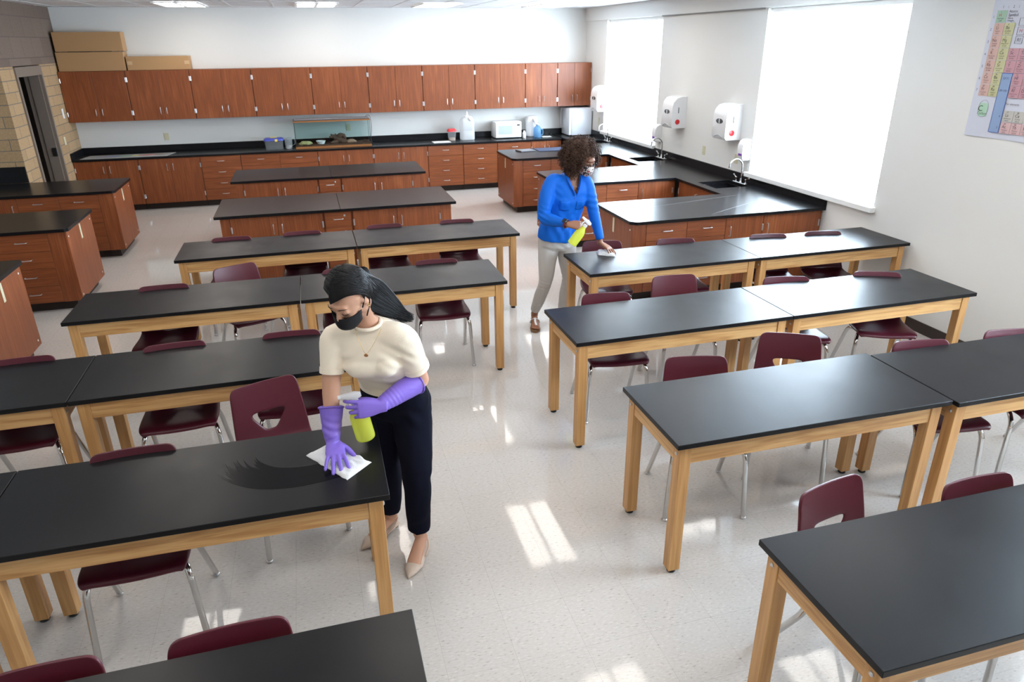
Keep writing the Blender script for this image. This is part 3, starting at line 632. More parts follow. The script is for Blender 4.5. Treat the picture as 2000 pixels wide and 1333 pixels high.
plate((WX, 8.58, 1.075), R(-90), 'ivory outlet between the two towel dispensers on the window wall'); plate((WX, 7.80, 1.075), R(-90), 'ivory outlet behind the nearest faucet'); plate((WX, 12.25, 1.11), R(-90), 'ivory outlet behind the corner faucet')
# ------------------------------------------------------------------ periodic table chart on the window wall
PY, PTOP, PBOT, PW = 4.633, 2.735, 1.716, 1.63
pt = thing('periodic_table_poster', 'large periodic table chart hung on the right wall beside the big window', 'poster', (WX, PY, PBOT))
q = nb(); n = 14
for i in range(n):
    for z in (0, PTOP-PBOT): pass
vs = [[q.verts.new((-.006-.004*math.sin(i*1.7), -PW*i/n, z)) for z in (0, (PTOP-PBOT)/2, PTOP-PBOT)] for i in range(n+1)]
vb = [[q.verts.new((-.0015, -PW*i/n, z)) for z in (0, (PTOP-PBOT)/2, PTOP-PBOT)] for i in range(n+1)]
for i in range(n):
    for k in range(2): q.faces.new((vs[i][k], vs[i+1][k], vs[i+1][k+1], vs[i][k+1])); q.faces.new((vb[i][k+1], vb[i+1][k+1], vb[i+1][k], vb[i][k]))
    q.faces.new((vs[i][0], vb[i][0], vb[i+1][0], vs[i+1][0])); q.faces.new((vs[i][2], vs[i+1][2], vb[i+1][2], vb[i][2]))
for i in (0, n):
    for k in range(2): q.faces.new((vs[i][k], vs[i][k+1], vb[i][k+1], vb[i][k]))
obj('sheet', q, mat('poster_paper', (.60, .62, .70), .35), pt)
PC = dict(green=(.34, .50, .38), peach=(.60, .40, .35), yellow=(.53, .52, .30), pink=(.52, .29, .33), grey=(.52, .50, .46), rose=(.62, .42, .42), blue=(.26, .36, .55), white=(.66, .67, .72))
CW, RH = .0860, .0859; Y0 = 4.587-PY; Z0 = 2.615-PBOT
cells = {}
def cell(col, row, key, el=None, z=None):
    y = Y0-(col-1)*CW; zz = (Z0-(row-1)*RH) if z is None else z
    cells.setdefault(key, []).append((y, zz)); 
    if el: labels.append((y, zz, el))
labels = []
EL = {(1, 1): ('1', 'H', 'Hydrogen', '1.008', 'green'), (1, 2): ('3', 'Li', 'Lithium', '6.94', 'peach'), (2, 2): ('4', 'Be', 'Beryllium', '9.0122', 'yellow'), (1, 3): ('11', 'Na', 'Sodium', '22.990', 'peach'), (2, 3): ('12', 'Mg', 'Magnesium', '24.305', 'yellow'),
 (1, 4): ('19', 'K', 'Potassium', '39.098', 'peach'), (2, 4): ('20', 'Ca', 'Calcium', '40.078', 'yellow'), (3, 4): ('21', 'Sc', 'Scandium', '44.956', 'pink'), (4, 4): ('22', 'Ti', 'Titanium', '47.867', 'pink'),
 (1, 5): ('37', 'Rb', 'Rubidium', '85.468', 'peach'), (2, 5): ('38', 'Sr', 'Strontium', '87.62', 'yellow'), (3, 5): ('39', 'Y', 'Yttrium', '88.906', 'pink'), (4, 5): ('40', 'Zr', 'Zirconium', '91.224', 'pink'),
 (1, 6): ('55', 'Cs', 'Caesium', '132.91', 'peach'), (2, 6): ('56', 'Ba', 'Barium', '137.33', 'yellow'), (4, 6): ('72', 'Hf', 'Hafnium', '178.49', 'pink'),
 (1, 7): ('87', 'Fr', 'Francium', '(223)', 'peach'), (2, 7): ('88', 'Ra', 'Radium', '(226)', 'yellow'), (4, 7): ('104', 'Rf', 'Rutherfordium', '(267)', 'pink'), (5, 7): ('105', 'Db', 'Dubnium', '(268)', 'pink'), (5, 4): ('23', 'V', 'Vanadium', '50.942', 'pink'), (5, 5): ('41', 'Nb', 'Niobium', '92.906', 'pink'), (5, 6): ('73', 'Ta', 'Tantalum', '180.95', 'pink')}
for (c_, r_), e in EL.items(): cell(c_, r_, e[4], e)
for k, row in enumerate(((('57', 'La', 'Lanthanum', '138.91'), ('58', 'Ce', 'Cerium', '140.12'), ('59', 'Pr', 'Praseodymium', '140.91')), (('89', 'Ac', 'Actinium', '(227)'), ('90', 'Th', 'Thorium', '232.04'), ('91', 'Pa', 'Protactinium', '231.04')))):
    for j, e in enumerate(row): cell(4+j, 0, 'grey' if k == 0 else 'rose', e, z=1.926-PBOT-k*.0835)
for c_ in range(6, 13):
    for r_ in (4, 5, 6, 7): cell(c_, r_, 'pink')
for c_ in range(13, 19):
    for r_ in (2, 3, 4, 5, 6, 7): cell(c_, r_, 'green' if c_ > 15 else 'yellow')
for c_ in range(7, 18): cell(c_, 0, 'grey', z=1.926-PBOT); cell(c_, 0, 'rose', z=1.926-PBOT-.0835)
for key, lst in cells.items():
    q = nb()
    for y, z in lst: bx(q, -.0125, -.0112, y-CW+.0015, y-.0015, z-RH+.0015 if key not in ('grey', 'rose') else z-.081, z-.0015)
    obj('colour_cells', q, mat('print_'+key, PC[key], .4), pt)
q = nb(); bx(q, -.0125, -.0112, 4.335-PY+.001, 4.42-PY-.001, 1.762-PBOT, 2.183-PBOT); obj('blue_column', q, mat('print_blue', PC['blue'], .4), pt)
q = nb()
for (y0, y1, z0, z1) in ((4.335, 4.4225, 1.7605, 1.7635), (4.335, 4.4225, 2.181, 2.184), (4.335, 4.3375, 1.762, 2.183), (4.420, 4.4225, 1.762, 2.183)): bx(q, -.0132, -.0114, y0-PY, y1-PY, z0-PBOT, z1-PBOT)
obj('blue_outline', q, mat('print_navy', (.06, .12, .45), .4), pt)
RT = Matrix.Rotation(R(90), 4, 'X'); RT = Matrix.Rotation(R(-90), 4, 'Z') @ RT   # text facing -x, reading toward -y
def pm(y, z, x=-.0134): return Matrix.Translation((x, y, z)) @ RT
q = nb(); qr = nb()
for y, z, e in labels:
    text(q, e[0], .017, pm(y-CW*.40, z-.018)); text(qr if e[1] == 'H' else q, e[1], .031, pm(y-CW*.38, z-.043)); text(q, e[2], .0135 if len(e[2]) < 10 else .0105, pm(y-CW*.47, z-.060)); text(q, e[3], .0135, pm(y-CW*.45, z-.076))
for k in range(7): text(q, str(k+1), .026, pm(Y0+.020, Z0-k*RH-.052))
for k in (1, 2, 3): text(q, str(k), .026, pm(Y0-(k-.5)*CW, 2.628-PBOT))
for k in (1, 2): text(q, '|', .020, pm(Y0-k*CW, 2.630-PBOT))
for k, sx_ in enumerate(('Atomic', 'Symbol', 'Name', 'Weight')): text(q, sx_, (.024, .028, .018, .018)[k], pm(4.487-PY, 2.597-PBOT-(0, .025, .043, .060)[k]), align='LEFT')
text(q, '57-71', .021, pm(4.378-PY, 2.140-PBOT)); text(q, '89-103', .021, pm(4.378-PY, 2.055-PBOT)); text(q, '6', .022, pm(4.355-PY, 1.875-PBOT)); text(q, '7', .022, pm(4.355-PY, 1.790-PBOT))
text(q, 'For elements', .021, pm(4.33-PY, 1.965-PBOT), align='LEFT')
text(q, 'Rf', .034, pm(4.355-PY, 2.402-PBOT)); text(qr, 'H', .034, pm(4.355-PY, 2.462-PBOT)); 
for zc in (2.413, 2.473, 2.533):
    for (a0, a1, b0, b1) in ((4.325, 4.385, zc-.026, zc-.0245), (4.325, 4.385, zc+.0245, zc+.026), (4.3835, 4.385, zc-.026, zc+.026), (4.325, 4.3265, zc-.026, zc+.026)): bx(q, -.0134, -.0112, a0-PY, a1-PY, b0-PBOT, b1-PBOT)
obj('printed_text', q, mat('print_black', (.03, .03, .04), .4), pt, 0); obj('red_symbols', qr, mat('print_red', (.45, .02, .02), .4), pt, 0)
q = nb(); bx(q, -.0125, -.0112, 4.475-PY, 4.548-PY, 1.868-PBOT, 1.965-PBOT); 
obj('magnified_cell', q, mat('print_pale_green', (.40, .60, .45), .4), pt)
q = nb(); cc = V((-.013, 4.512-PY, 1.925-PBOT)); tube(q, [cc+V((0, .045*math.cos(k*math.pi/16), .062*math.sin(k*math.pi/16))) for k in range(33)], .0012, 6); obj('lens_ring', q, 'greyp', pt)
q = nb(); text(q, 'C', .06, pm(4.535-PY, 1.905-PBOT), align='CENTER'); text(q, 'Carbon', .028, pm(4.512-PY, 1.88-PBOT)); obj('magnified_letters', q, mat('print_dark_green', (.03, .07, .04), .4), pt, 0)

# ------------------------------------------------------------------ things on the back counter and cabinets
ZC = HC+WT
def box_thing(name, label, cat, x0, x1, y0, y1, z0, z1, m, part, bev=.004, group=None):
    t = thing(name, label, cat, ((x0+x1)/2, (y0+y1)/2, z0), 0, group); q = nb(); bx(q, -(x1-x0)/2, (x1-x0)/2, -(y1-y0)/2, (y1-y0)/2, 0.0005, z1-z0, bev); obj(part, q, m, t); return t
t = box_thing('cardboard_box', 'lower of two stacked brown cardboard boxes in the wall cabinet corner', 'box', -3.47, -2.552, 12.70, 12.97, 2.081, 2.348, 'board', 'carton', .003, 'cardboard boxes on the wall cabinets')
t = box_thing('cardboard_box', 'upper of two stacked brown cardboard boxes near the ceiling', 'box', -3.46, -2.535, 12.705, 12.97, 2.355, 2.625, 'board', 'carton', .003, 'cardboard boxes on the wall cabinets')
q = nb(); bx(q, -.30, .30, -.134, -.1326, -.004, .004); obj('flap_seam', q, 'kick', t)
t = box_thing('cardboard_box', 'long low cardboard box with tape patches on the wall cabinets', 'box', -2.53, -1.64, 12.70, 12.97, 2.081, 2.278, 'board', 'carton', .003, 'cardboard boxes on the wall cabinets')
for xx in (-.40, .41): q = nb(); bx(q, xx-.035, xx+.035, -.1365, -.1352, .08, .13); obj('tape_patch', q, 'tape', t)
# colour chart
t = thing('colour_chart', 'white laminated sheet with a rainbow strip lying on the counter by the brick wall', 'chart', (-2.78, 12.56, ZC))
q = nb(); prism(q, [(-.62, -.17), (.62, -.17), (.70, .19), (-.56, .19)], .0006, .0022); obj('sheet', q, mat('laminated_sheet', (.55, .56, .56), .2), t)
segs = [(-.42, -.28, (.06, .03, .16)), (-.28, -.10, (.05, .10, .38)), (-.10, .08, (.04, .25, .10)), (.08, .18, (.65, .60, .05)), (.18, .42, (.55, .05, .04)), (.42, .55, (.14, .04, .03))]
for a, c, col in segs: q = nb(); bx(q, a, c, -.02, .055, .0023, .0030); obj('colour_band', q, mat('chart_ink', col, .3), t)
# blue lidded box, pitcher
t = thing('storage_box', 'clear plastic box with a blue lid and yellow latch on the back counter', 'box', (-.545, 12.62, ZC)); M['clearp'].name = 'clear_plastic'
q = nb(); loft(q, [(V((0, 0, .001)), V((.135, 0, 0)), V((0, .10, 0))), (V((0, 0, .14)), V((.15, 0, 0)), V((0, .115, 0)))], 24, True, .35); obj('tub', q, 'clearp', t)
q = nb(); loft(q, [(V((0, 0, .141)), V((.16, 0, 0)), V((0, .125, 0))), (V((0, 0, .165)), V((.155, 0, 0)), V((0, .12, 0))), (V((0, 0, .178)), V((.13, 0, 0)), V((0, .095, 0)))], 24, True, .35); obj('lid', q, 'bluep', t)
q = nb(); bx(q, -.05, .05, -.01, .01, .178, .192, .004); bx(q, .02, .06, -.135, -.12, .13, .17, .003); obj('latch', q, 'yellowp', t)
t = thing('pitcher', 'clear pitcher with white powder at its base, between blue-lidded box and terrarium', 'pitcher', (-.315, 12.60, ZC))
q = nb(); lathe(q, [(.055, .001), (.058, .01), (.062, .17), (.066, .175), (.060, .172), (.055, .012)], 24, cap=False); obj('jug_wall', q, 'clearp', t)
q = nb(); lathe(q, [(.053, .004), (.055, .05)], 20); obj('white_filling', q, 'white_p', t)
q = nb(); tube(q, smooth_path([(.06, 0, .15), (.10, 0, .14), (.10, 0, .07), (.06, 0, .05)], 5), .006, 8); obj('handle', q, 'clearp', t)
# terrarium
TX0, TX1, TY0, TY1, TH = -.20, 1.03, 12.46, 12.84, .44
t = thing('terrarium', 'long glass terrarium with wood-trimmed base and hood light on the back counter', 'terrarium', ((TX0+TX1)/2, TY0, ZC)); hw = (TX1-TX0)/2; dp = TY1-TY0
M['trimwood'] = mat('brown_tank_trim', (.30, .12, .035), .4)
for z0, z1 in ((.001, .032), (TH-.022, TH)):
    q = nb(); bx(q, -hw, hw, -.004, .004, z0, z1); bx(q, -hw, hw, dp-.004, dp+.004, z0, z1); bx(q, -hw-.004, -hw, -.004, dp+.004, z0, z1); bx(q, hw, hw+.004, -.004, dp+.004, z0, z1); obj('rim', q, 'trimwood', t)
for pts in (((-hw+.004, .006), (hw-.004, .006)), ((-hw+.004, dp-.006), (hw-.004, dp-.006)), ((-hw+.003, .008), (-hw+.003, dp-.008)), ((hw-.003, .008), (hw-.003, dp-.008))):
    q = nb(); (x0, y0), (x1, y1) = pts; q.faces.new([q.verts.new(p) for p in ((x0, y0, .01), (x1, y1, .01), (x1, y1, TH-.01), (x0, y0, TH-.01))]); obj('glass_panel', q, 'tank_glass', t)
q = nb()
for x_ in (-hw+.003, hw-.003):
    for y_ in (.006, dp-.006): bx(q, x_-.003, x_+.003, y_-.003, y_+.003, .03, TH-.02)
obj('corner_sealant', q, mat('sealant', (.03, .06, .055), .3), t)
q = nb(); bx(q, -hw+.01, hw-.005, .02, .15, TH+.001, TH+.030, .006); hd = obj('light_hood', q, mat('hood_grey', (.17, .16, .17), .35), t)
q = nb(); bx(q, -hw, hw, -.002, dp, TH+.0005, TH+.006); obj('screen_lid', q, 'black', t)
q = nb(); tube(q, smooth_path([(hw-.06, .1, TH+.03), (hw-.02, .12, TH+.05), (hw+.02, .1, TH+.01), (hw+.03, .12, .25), (hw+.01, .14, .12), (hw+.05, .2, .012), (hw+.12, .15, .008), (hw+.09, .1, .008)], 6), .004, 8); obj('power_cord', q, 'black', t)
random.seed(3)
q = nb(); g = 26; vv = []
for i in range(g+1):
    row = []
    for j in range(8):
        x_ = -hw+.012+(2*hw-.024)*i/g; y_ = .012+(dp-.024)*j/7; row.append(q.verts.new((x_, y_, .045+.03*max(0, (i/g-.55))+.014*noise.noise(V((x_*9, y_*9, 0)))+random.uniform(0, .008))))
    vv.append(row)
for i in range(g):
    for j in range(7): q.faces.new((vv[i][j], vv[i+1][j], vv[i+1][j+1], vv[i][j+1]))
r_ = [q.verts.new((v.co.x, v.co.y, .006)) for v in [vv[i][0] for i in range(g+1)]]
for i in range(g): q.faces.new((r_[i], r_[i+1], vv[i+1][0], vv[i][0]))
for k in range(420):
    x_, y_ = random.uniform(-hw+.02, hw-.02), random.uniform(.014, dp-.03); zz = .05+.03*max(0, ((x_+hw)/(2*hw)-.55))
    bx(q, -.010, .010, -.004, .004, -.002, .002, mx=Matrix.Translation((x_, y_, zz+random.uniform(0, .01))) @ Euler((random.uniform(-.5, .5), random.uniform(-.5, .5), random.uniform(0, 3))).to_matrix().to_4x4())
for v in q.verts: v.co += V(((TX0+TX1)/2, TY0, ZC))
o = obj('bark_chips', q, mat('bark', (.085, .045, .03), .9, bump=(90, .8, .01)), None); tag(o, 'brown bark chips covering the terrarium floor', 'bedding'); o['kind'] = 'stuff'
def rocky(name, label, cat, c, r, m, seed, sc=6, amp=.25):
    q = nb(); vs = bmesh.ops.create_icosphere(q, subdivisions=4, radius=1)['verts']
    for v in vs:
        d_ = 1+amp*noise.noise(v.co*1.5+V((seed, 0, 0)))+amp*.4*noise.noise(v.co*sc+V((0, seed, 0))); v.co = V((v.co.x*r[0]*d_, v.co.y*r[1]*d_, max(-.6, v.co.z)*r[2]*d_))+V(c)
    return tag(obj(name, q, m, None, 180), label, cat)
rocky('rock_hide', 'pale yellow-green rock at the left end inside the terrarium', 'rock', (-.04, 12.56, ZC+.075), (.10, .05, .042), mat('pale_rock', (.42, .40, .18), .9), 2)
q = nb(); lathe(q, [(.055, 0), (.075, .045), (.08, .047), (.078, .05), (.068, .042), (.05, .008)], 24, Matrix.Translation((.205, 12.56, ZC+.058)), cap=False); q.faces.new([q.verts.new((.205+.05*math.cos(k*.3927), 12.56+.05*math.sin(k*.3927), ZC+.066)) for k in range(16)]); tag(obj('water_bowl', q, 'white_p', None), 'small white bowl inside the terrarium', 'bowl')
q = nb(); random.seed(5)
for pts, rad in (([(.62, 12.62, .07), (.52, 12.63, .10), (.45, 12.63, .14), (.40, 12.62, .175), (.385, 12.62, .20)], (.05, .055, .04, .024, .008)), ([(.46, 12.63, .14), (.52, 12.62, .17), (.58, 12.62, .17), (.62, 12.61, .13)], (.03, .04, .035, .02)), ([(.42, 12.62, .16), (.37, 12.60, .155), (.345, 12.60, .17)], (.02, .015, .005)), ([(.45, 12.62, .17), (.46, 12.62, .20), (.44, 12.62, .21)], (.02, .012, .004)), ([(.50, 12.62, .09), (.42, 12.60, .07), (.36, 12.58, .065)], (.035, .03, .012))):
    tube(q, smooth_path([V(p)+V((0, 0, ZC)) for p in pts], 4), [rad[min(int(i/4), len(rad)-1)]+(rad[min(int(i/4)+1, len(rad)-1)]-rad[min(int(i/4), len(rad)-1)])*((i % 4)/4) for i in range(4*(len(pts)-1)+1)], 10)
for v in q.verts: v.co += V((noise.noise(v.co*40), noise.noise(v.co*40+V((9, 0, 0))), noise.noise(v.co*40+V((0, 9, 0)))))*.012
tag(obj('driftwood', q, mat('driftwood', (.11, .065, .045), .9, bump=(50, .6, .01)), None, 180), 'gnarled dark driftwood in the middle of the terrarium', 'driftwood')
rocky('rock_hide', 'light tan stone beside the driftwood in the terrarium', 'rock', (.70, 12.60, ZC+.075), (.085, .05, .035), mat('tan_rock', (.30, .19, .13), .9), 7)
# papers, tub, jug, microwave, distiller, fridge
for k, (x_, y_, a, lb) in enumerate(((2.24, 12.53, .05, 'loose white paper at the counter edge left of the red-lidded tub'),)):
    t = thing('paper_sheet', lb, 'paper', (x_, y_, ZC), a); q = nb()
    bx(q, -.15, .15, -.10, .10, .0006, .006); obj('page', q, 'paper', t)
t = thing('food_tub', 'square clear tub with red lid and pale pellets, left of the water jug', 'container', (2.46, 12.69, ZC))
q = nb(); loft(q, [(V((0, 0, .001)), V((.055, 0, 0)), V((0, .055, 0))), (V((0, 0, .155)), V((.072, 0, 0)), V((0, .072, 0)))], 20, True, .4); obj('tub', q, 'clearp', t)
q = nb(); loft(q, [(V((0, 0, .004)), V((.051, 0, 0)), V((0, .051, 0))), (V((0, 0, .05)), V((.054, 0, 0)), V((0, .054, 0)))], 20, True, .4); obj('pellets', q, mat('pellets', (.50, .36, .28), .9, bump=(120, 1, .01)), t)
q = nb(); loft(q, [(V((0, 0, .156)), V((.08, 0, 0)), V((0, .08, 0))), (V((0, 0, .175)), V((.078, 0, 0)), V((0, .078, 0))), (V((0, 0, .20)), V((.055, 0, 0)), V((0, .055, 0)))], 20, True, .4); obj('lid', q, 'red', t)
t = thing('water_jug', 'tall translucent white water jug with a tap on the back counter', 'jug', (2.745, 12.72, ZC))
q = nb(); W_ = .125; loft(q, [(V((0, 0, z)), V((W_*a, 0, 0)), V((0, .10*a, 0))) for z, a in ((.001, .92), (.012, 1), (.15, 1.0), (.16, .97), (.17, 1), (.31, 1), (.345, .93), (.375, .72), (.385, .5))], 28, True, .5); obj('bottle_body', q, 'milk', t)
q = nb(); lathe(q, [(.045, .375), (.045, .40), (.03, .41), (.02, .44), (.012, .48)], 20); obj('cap', q, 'white_p', t)
q = nb(); lathe(q, [(.038, 0), (.038, .03), (.02, .045)], 20, Matrix.Translation((.045, -.075, .36)) @ Matrix.Rotation(R(70), 4, 'X')); obj('tap', q, 'white_p', t)
t = thing('microwave', 'white microwave oven on the back counter', 'microwave', (3.48, 12.60, ZC))
q = nb(); bx(q, -.24, .24, .012, .34, .012, .285, .012, 2); obj('cabinet_shell', q, 'white_p', t)
q = nb(); bx(q, -.237, .13, .0, .0115, .02, .278, .005); d_ = obj('door', q, 'white_p', t)
q = nb(); bx(q, -.19, .07, -.002, .001, .075, .225, .003); obj('door_window', q, mat('microwave_window', (.42, .47, .50), .15), d_)
q = nb(); bx(q, .132, .237, .0, .0115, .02, .278, .004); c_ = obj('control_panel', q, 'white_p', t)
q = nb(); bx(q, .155, .21, -.002, .001, .215, .24, .001); obj('display', q, 'black', c_)
q = nb()
for i in range(3):
    for j in range(4): bx(q, .155+i*.02, .170+i*.02, -.0015, .001, .08+j*.03, .10+j*.03)
obj('keypad', q, 'greyp', c_)
q = nb()
for x_ in (-.2, .2):
    for y_ in (.05, .30): lathe(q, [(.012, .0008), (.012, .0125)], 10, Matrix.Translation((x_, y_, 0)))
obj('feet', q, 'black', t)
t = thing('small_bottle', 'little white bottle standing against the microwave', 'bottle', (3.775, 12.62, ZC)); q = nb(); lathe(q, [(.03, .001), (.032, .01), (.032, .085), (.02, .10)], 18); obj('bottle_body', q, 'white_p', t); q = nb(); lathe(q, [(.018, .1005), (.018, .125)], 14); obj('cap', q, 'white_p', t)
t = thing('water_distiller', 'white domed countertop water distiller beside the microwave', 'distiller', (3.97, 12.80, ZC))
q = nb(); lathe(q, [(.10, .001), (.108, .01), (.105, .25)], 28); obj('base_tank', q, 'white_p', t)
q = nb(); lathe(q, [(.110, .251), (.112, .30), (.10, .345), (.06, .362)], 28); obj('dome', q, 'white_p', t)
q = nb(); tube(q, smooth_path([(0, -.10, .30), (.02, -.16, .29), (.03, -.175, .22)], 5), [.028]*11, 12); obj('spout', q, 'white_p', t)
t = thing('collection_jug', 'clear blue plastic jug in front of the water distiller', 'jug', (4.02, 12.60, ZC))
q = nb(); lathe(q, [(.062, .001), (.068, .012), (.068, .15), (.05, .185), (.03, .20), (.03, .215)], 24); obj('bottle_body', q, 'bluew', t)
q = nb(); lathe(q, [(.033, .2155), (.033, .23), (.01, .245)], 18); obj('cap', q, 'greyp', t)
q = nb(); tube(q, smooth_path([(.068, 0, .14), (.10, 0, .13), (.10, 0, .05), (.069, 0, .04)], 5), .008, 8); obj('handle', q, 'bluew', t)
t = thing('cloth', 'small white rag right of the blue jug on the counter', 'cloth', (4.19, 12.60, ZC)); q = nb()
vs = [[q.verts.new((x_*.03-.09, y_*.025-.06, .004+.012*abs(noise.noise(V((x_*.7, y_*.7, 3)))))) for y_ in range(6)] for x_ in range(7)]
for i in range(6):
    for j in range(5): q.faces.new((vs[i][j], vs[i+1][j], vs[i+1][j+1], vs[i][j+1]))
o = obj('fabric', q, 'paper', t, 180); m_ = o.modifiers.new('s', 'SOLIDIFY'); m_.thickness = .003
t = thing('mini_fridge', 'white compact fridge in the back corner under the last wall cabinet', 'fridge', (4.83, 12.74, ZC))
M['fridge'] = mat('fridge_enamel', (.72, .75, .80), .25)
q = nb(); bx(q, -.175, .215, -.20, .21, .012, .485, .012, 2); obj('cabinet_shell', q, 'fridge', t)
q = nb(); bx(q, -.225, -.178, -.20, .21, .015, .482, .010, 2); d_ = obj('door', q, 'fridge', t)
q = nb(); tube(q, smooth_path([(-.226, .17, .46), (-.25, .17, .44), (-.25, .17, .16), (-.226, .17, .13)], 5), .009, 8); obj('handle', q, 'white_p', d_)
q = nb()
for x_ in (-.15, .18):
    for y_ in (-.17, .18): lathe(q, [(.015, .0008), (.015, .0125)], 10, Matrix.Translation((x_, y_, 0)))
obj('feet', q, 'black', t)
# peninsula tops
t = thing('mat', 'dark blue rubber mat on the farthest window-side peninsula', 'mat', (3.80, 11.03, ZC)); q = nb(); bx(q, -.30, .30, -.17, .17, .0006, .008, .002); obj('sheet', q, mat('navy_mat', (.03, .05, .10), .5), t)
t = thing('notebook', 'grey spiral binder at the left end of the navy mat', 'notebook', (3.33, 11.03, ZC), .2); q = nb(); bx(q, -.14, .12, -.11, .11, .0006, .012, .002); obj('cover', q, mat('grey_cover', (.16, .17, .19), .3), t)
q = nb(); tube(q, [(-.135, -.10, .012), (-.135, .10, .012)], .008, 8); obj('spine_rings', q, 'steel', t)
t = thing('paper_sheet', 'large white sheet edged in yellow-green on the middle window-side peninsula', 'paper', (4.03, 8.66, ZC), -.12); q = nb(); bx(q, -.26, .26, -.20, .20, .0006, .0015); obj('page', q, 'paper', t)
q = nb()
for a in ((-.26, .26, -.20, -.193), (-.26, .26, .193, .20), (-.26, -.253, -.193, .193), (.253, .26, -.193, .193)): bx(q, *a, .00151, .0022)
obj('coloured_border', q, mat('lime_edge', (.45, .60, .10), .5), t)

# ------------------------------------------------------------------ wet streak on the wiped table (part of it)
q = nb(); random.seed(11); inv = wiped.matrix_basis.inverted() if False else (Matrix.Translation(wiped.location) @ Matrix.Rotation(wiped.rotation_euler.z, 4, 'Z')).inverted()
for k in range(22):
    f = k/21; off = -.088+.176*f
    P0 = [V((-.475, 2.86, 0)), V((-.43, 2.76, 0)), V((-.33, 2.675, 0)), V((-.20, 2.645, 0)), V((-.05, 2.66, 0)), V((.0, 2.68, 0))]
    pts = smooth_path(P0, 8); st = int(random.uniform(0, 7)+6*abs(f-.4)); nn = len(pts); strip = []
    for i in range(st, nn):
        tg = (pts[min(i+1, nn-1)]-pts[max(i-1, 0)]).normalized(); nr = V((-tg.y, tg.x, 0)); taper = min(1, (i-st)/5); c = pts[i]+nr*off*(1-.35*i/nn)
        strip.append((c-nr*.0049*taper, c+nr*.0049*taper))
    vsx = [[q.verts.new(inv @ V((p.x, p.y, TZ+.0004+k*.00003))) for p in pr] for pr in strip]
    for a, b_ in zip(vsx, vsx[1:]): q.faces.new((a[0], b_[0], b_[1], a[1]))
wetm = mat('wet_streak', (.0055, .0052, .006), .22, spec=.12)
obj('wet_streak', q, wetm, wiped, 0)
#PART3
# ------------------------------------------------------------------ people
def union(bm, voxel=.006, smooth=6, factor=.5):
    """one continuous skin over all overlapping pieces of bm; returns a new bmesh"""
    me = bpy.data.meshes.new('u'); bmesh.ops.recalc_face_normals(bm, faces=bm.faces); bm.to_mesh(me); bm.free()
    o = bpy.data.objects.new('u', me); C.objects.link(o)
    m = o.modifiers.new('r', 'REMESH'); m.mode = 'VOXEL'; m.voxel_size = voxel
    m = o.modifiers.new('s', 'SMOOTH'); m.iterations = smooth; m.factor = factor
    dg = bpy.context.evaluated_depsgraph_get(); out = bpy.data.meshes.new_from_object(o.evaluated_get(dg))
    bpy.data.objects.remove(o); bpy.data.meshes.remove(me)
    r = bmesh.new(); r.from_mesh(out); bpy.data.meshes.remove(out); return r
def pobj(name, bm, m, parent, sm=180):
    """mesh given in world coordinates, stored relative to the person's base"""
    bmesh.ops.translate(bm, vec=-parent['_o'], verts=bm.verts) if False else None
    off = ORG
    for v in bm.verts: v.co -= off
    return obj(name, bm, m, parent, sm)
def basis(X, Z, o):
    X = X.normalized(); Y = Z.cross(X).normalized(); Z = X.cross(Y)
    return Matrix(((X.x, Y.x, Z.x, o.x), (X.y, Y.y, Z.y, o.y), (X.z, Y.z, Z.z, o.z), (0, 0, 0, 1)))
def hand(bm, Mx, flip=1, curls=None, spread=1.0, thumb=(.75, .65, -.1), k=1.0, thumb_curl=.3, fat=1.0, fl=1.0):
    """X fingers, Z back of the hand, thumb toward +Y*flip"""
    P = lambda x, y, z: Mx @ V((x*k, y*flip*k, z*k))
    ax = lambda v: (Mx.to_3x3() @ V((v[0], v[1]*flip, v[2])))*k
    loft(bm, [(P(-.03, 0, 0), ax((0, .024, 0)), ax((0, 0, .020))), (P(0, .0, 0), ax((0, .027, 0)), ax((0, 0, .018))), (P(.03, .002, 0), ax((0, .037, 0)), ax((0, 0, .016))), (P(.065, .001, 0), ax((0, .041, 0)), ax((0, 0, .014))), (P(.088, .0, -.001), ax((0, .039, 0)), ax((0, 0, .011)))], 16, True, .8)
    curls = curls or [(10, 12, 8)]*4
    for i, (y, L, r, sp) in enumerate(((.029, .072, .0088, 8), (.0095, .080, .0092, 1), (-.010, .074, .0088, -5), (-.028, .058, .0078, -13))):
        p = V((.082-.004*abs(i-1), y, 0)); a = 0; s_ = R(sp*spread); pts = [P(p.x-.02, p.y, p.z), P(*p)]
        for seg, c in zip((.45, .31, .24), curls[i]):
            a += R(c); d = V((math.cos(a)*math.cos(s_), math.sin(s_)*math.cos(a), -math.sin(a))); p = p+d*L*fl*seg; pts.append(P(*p))
        pp = smooth_path(pts, 3); n = len(pp)
        tube(bm, pp, [r*fat*(1.05-.25*j/(n-1))*k for j in range(n)], 10); ell(bm, pp[-1], (r*.8*k*fat,)*3, 8)
    t0_ = V((.012, .022, -.006)); d = V(thumb).normalized(); p1 = t0_+d*.034; d2 = (d+V((thumb_curl, -.15, -thumb_curl*.3))).normalized(); p2 = p1+d2*.032; p3 = p2+(d2+V((thumb_curl*.6, -.1, 0))).normalized()*.024
    tube(bm, smooth_path([P(*t0_), P(*p1), P(*p2), P(*p3)], 3), [.014*k*fat, .0135*k*fat, .0125*k*fat, .0115*k*fat, .011*k*fat, .0105*k*fat, .010*k*fat, .0098*k*fat, .0095*k*fat, .0088*k*fat], 10); ell(bm, P(*p3), (.0085*k*fat,)*3, 8)
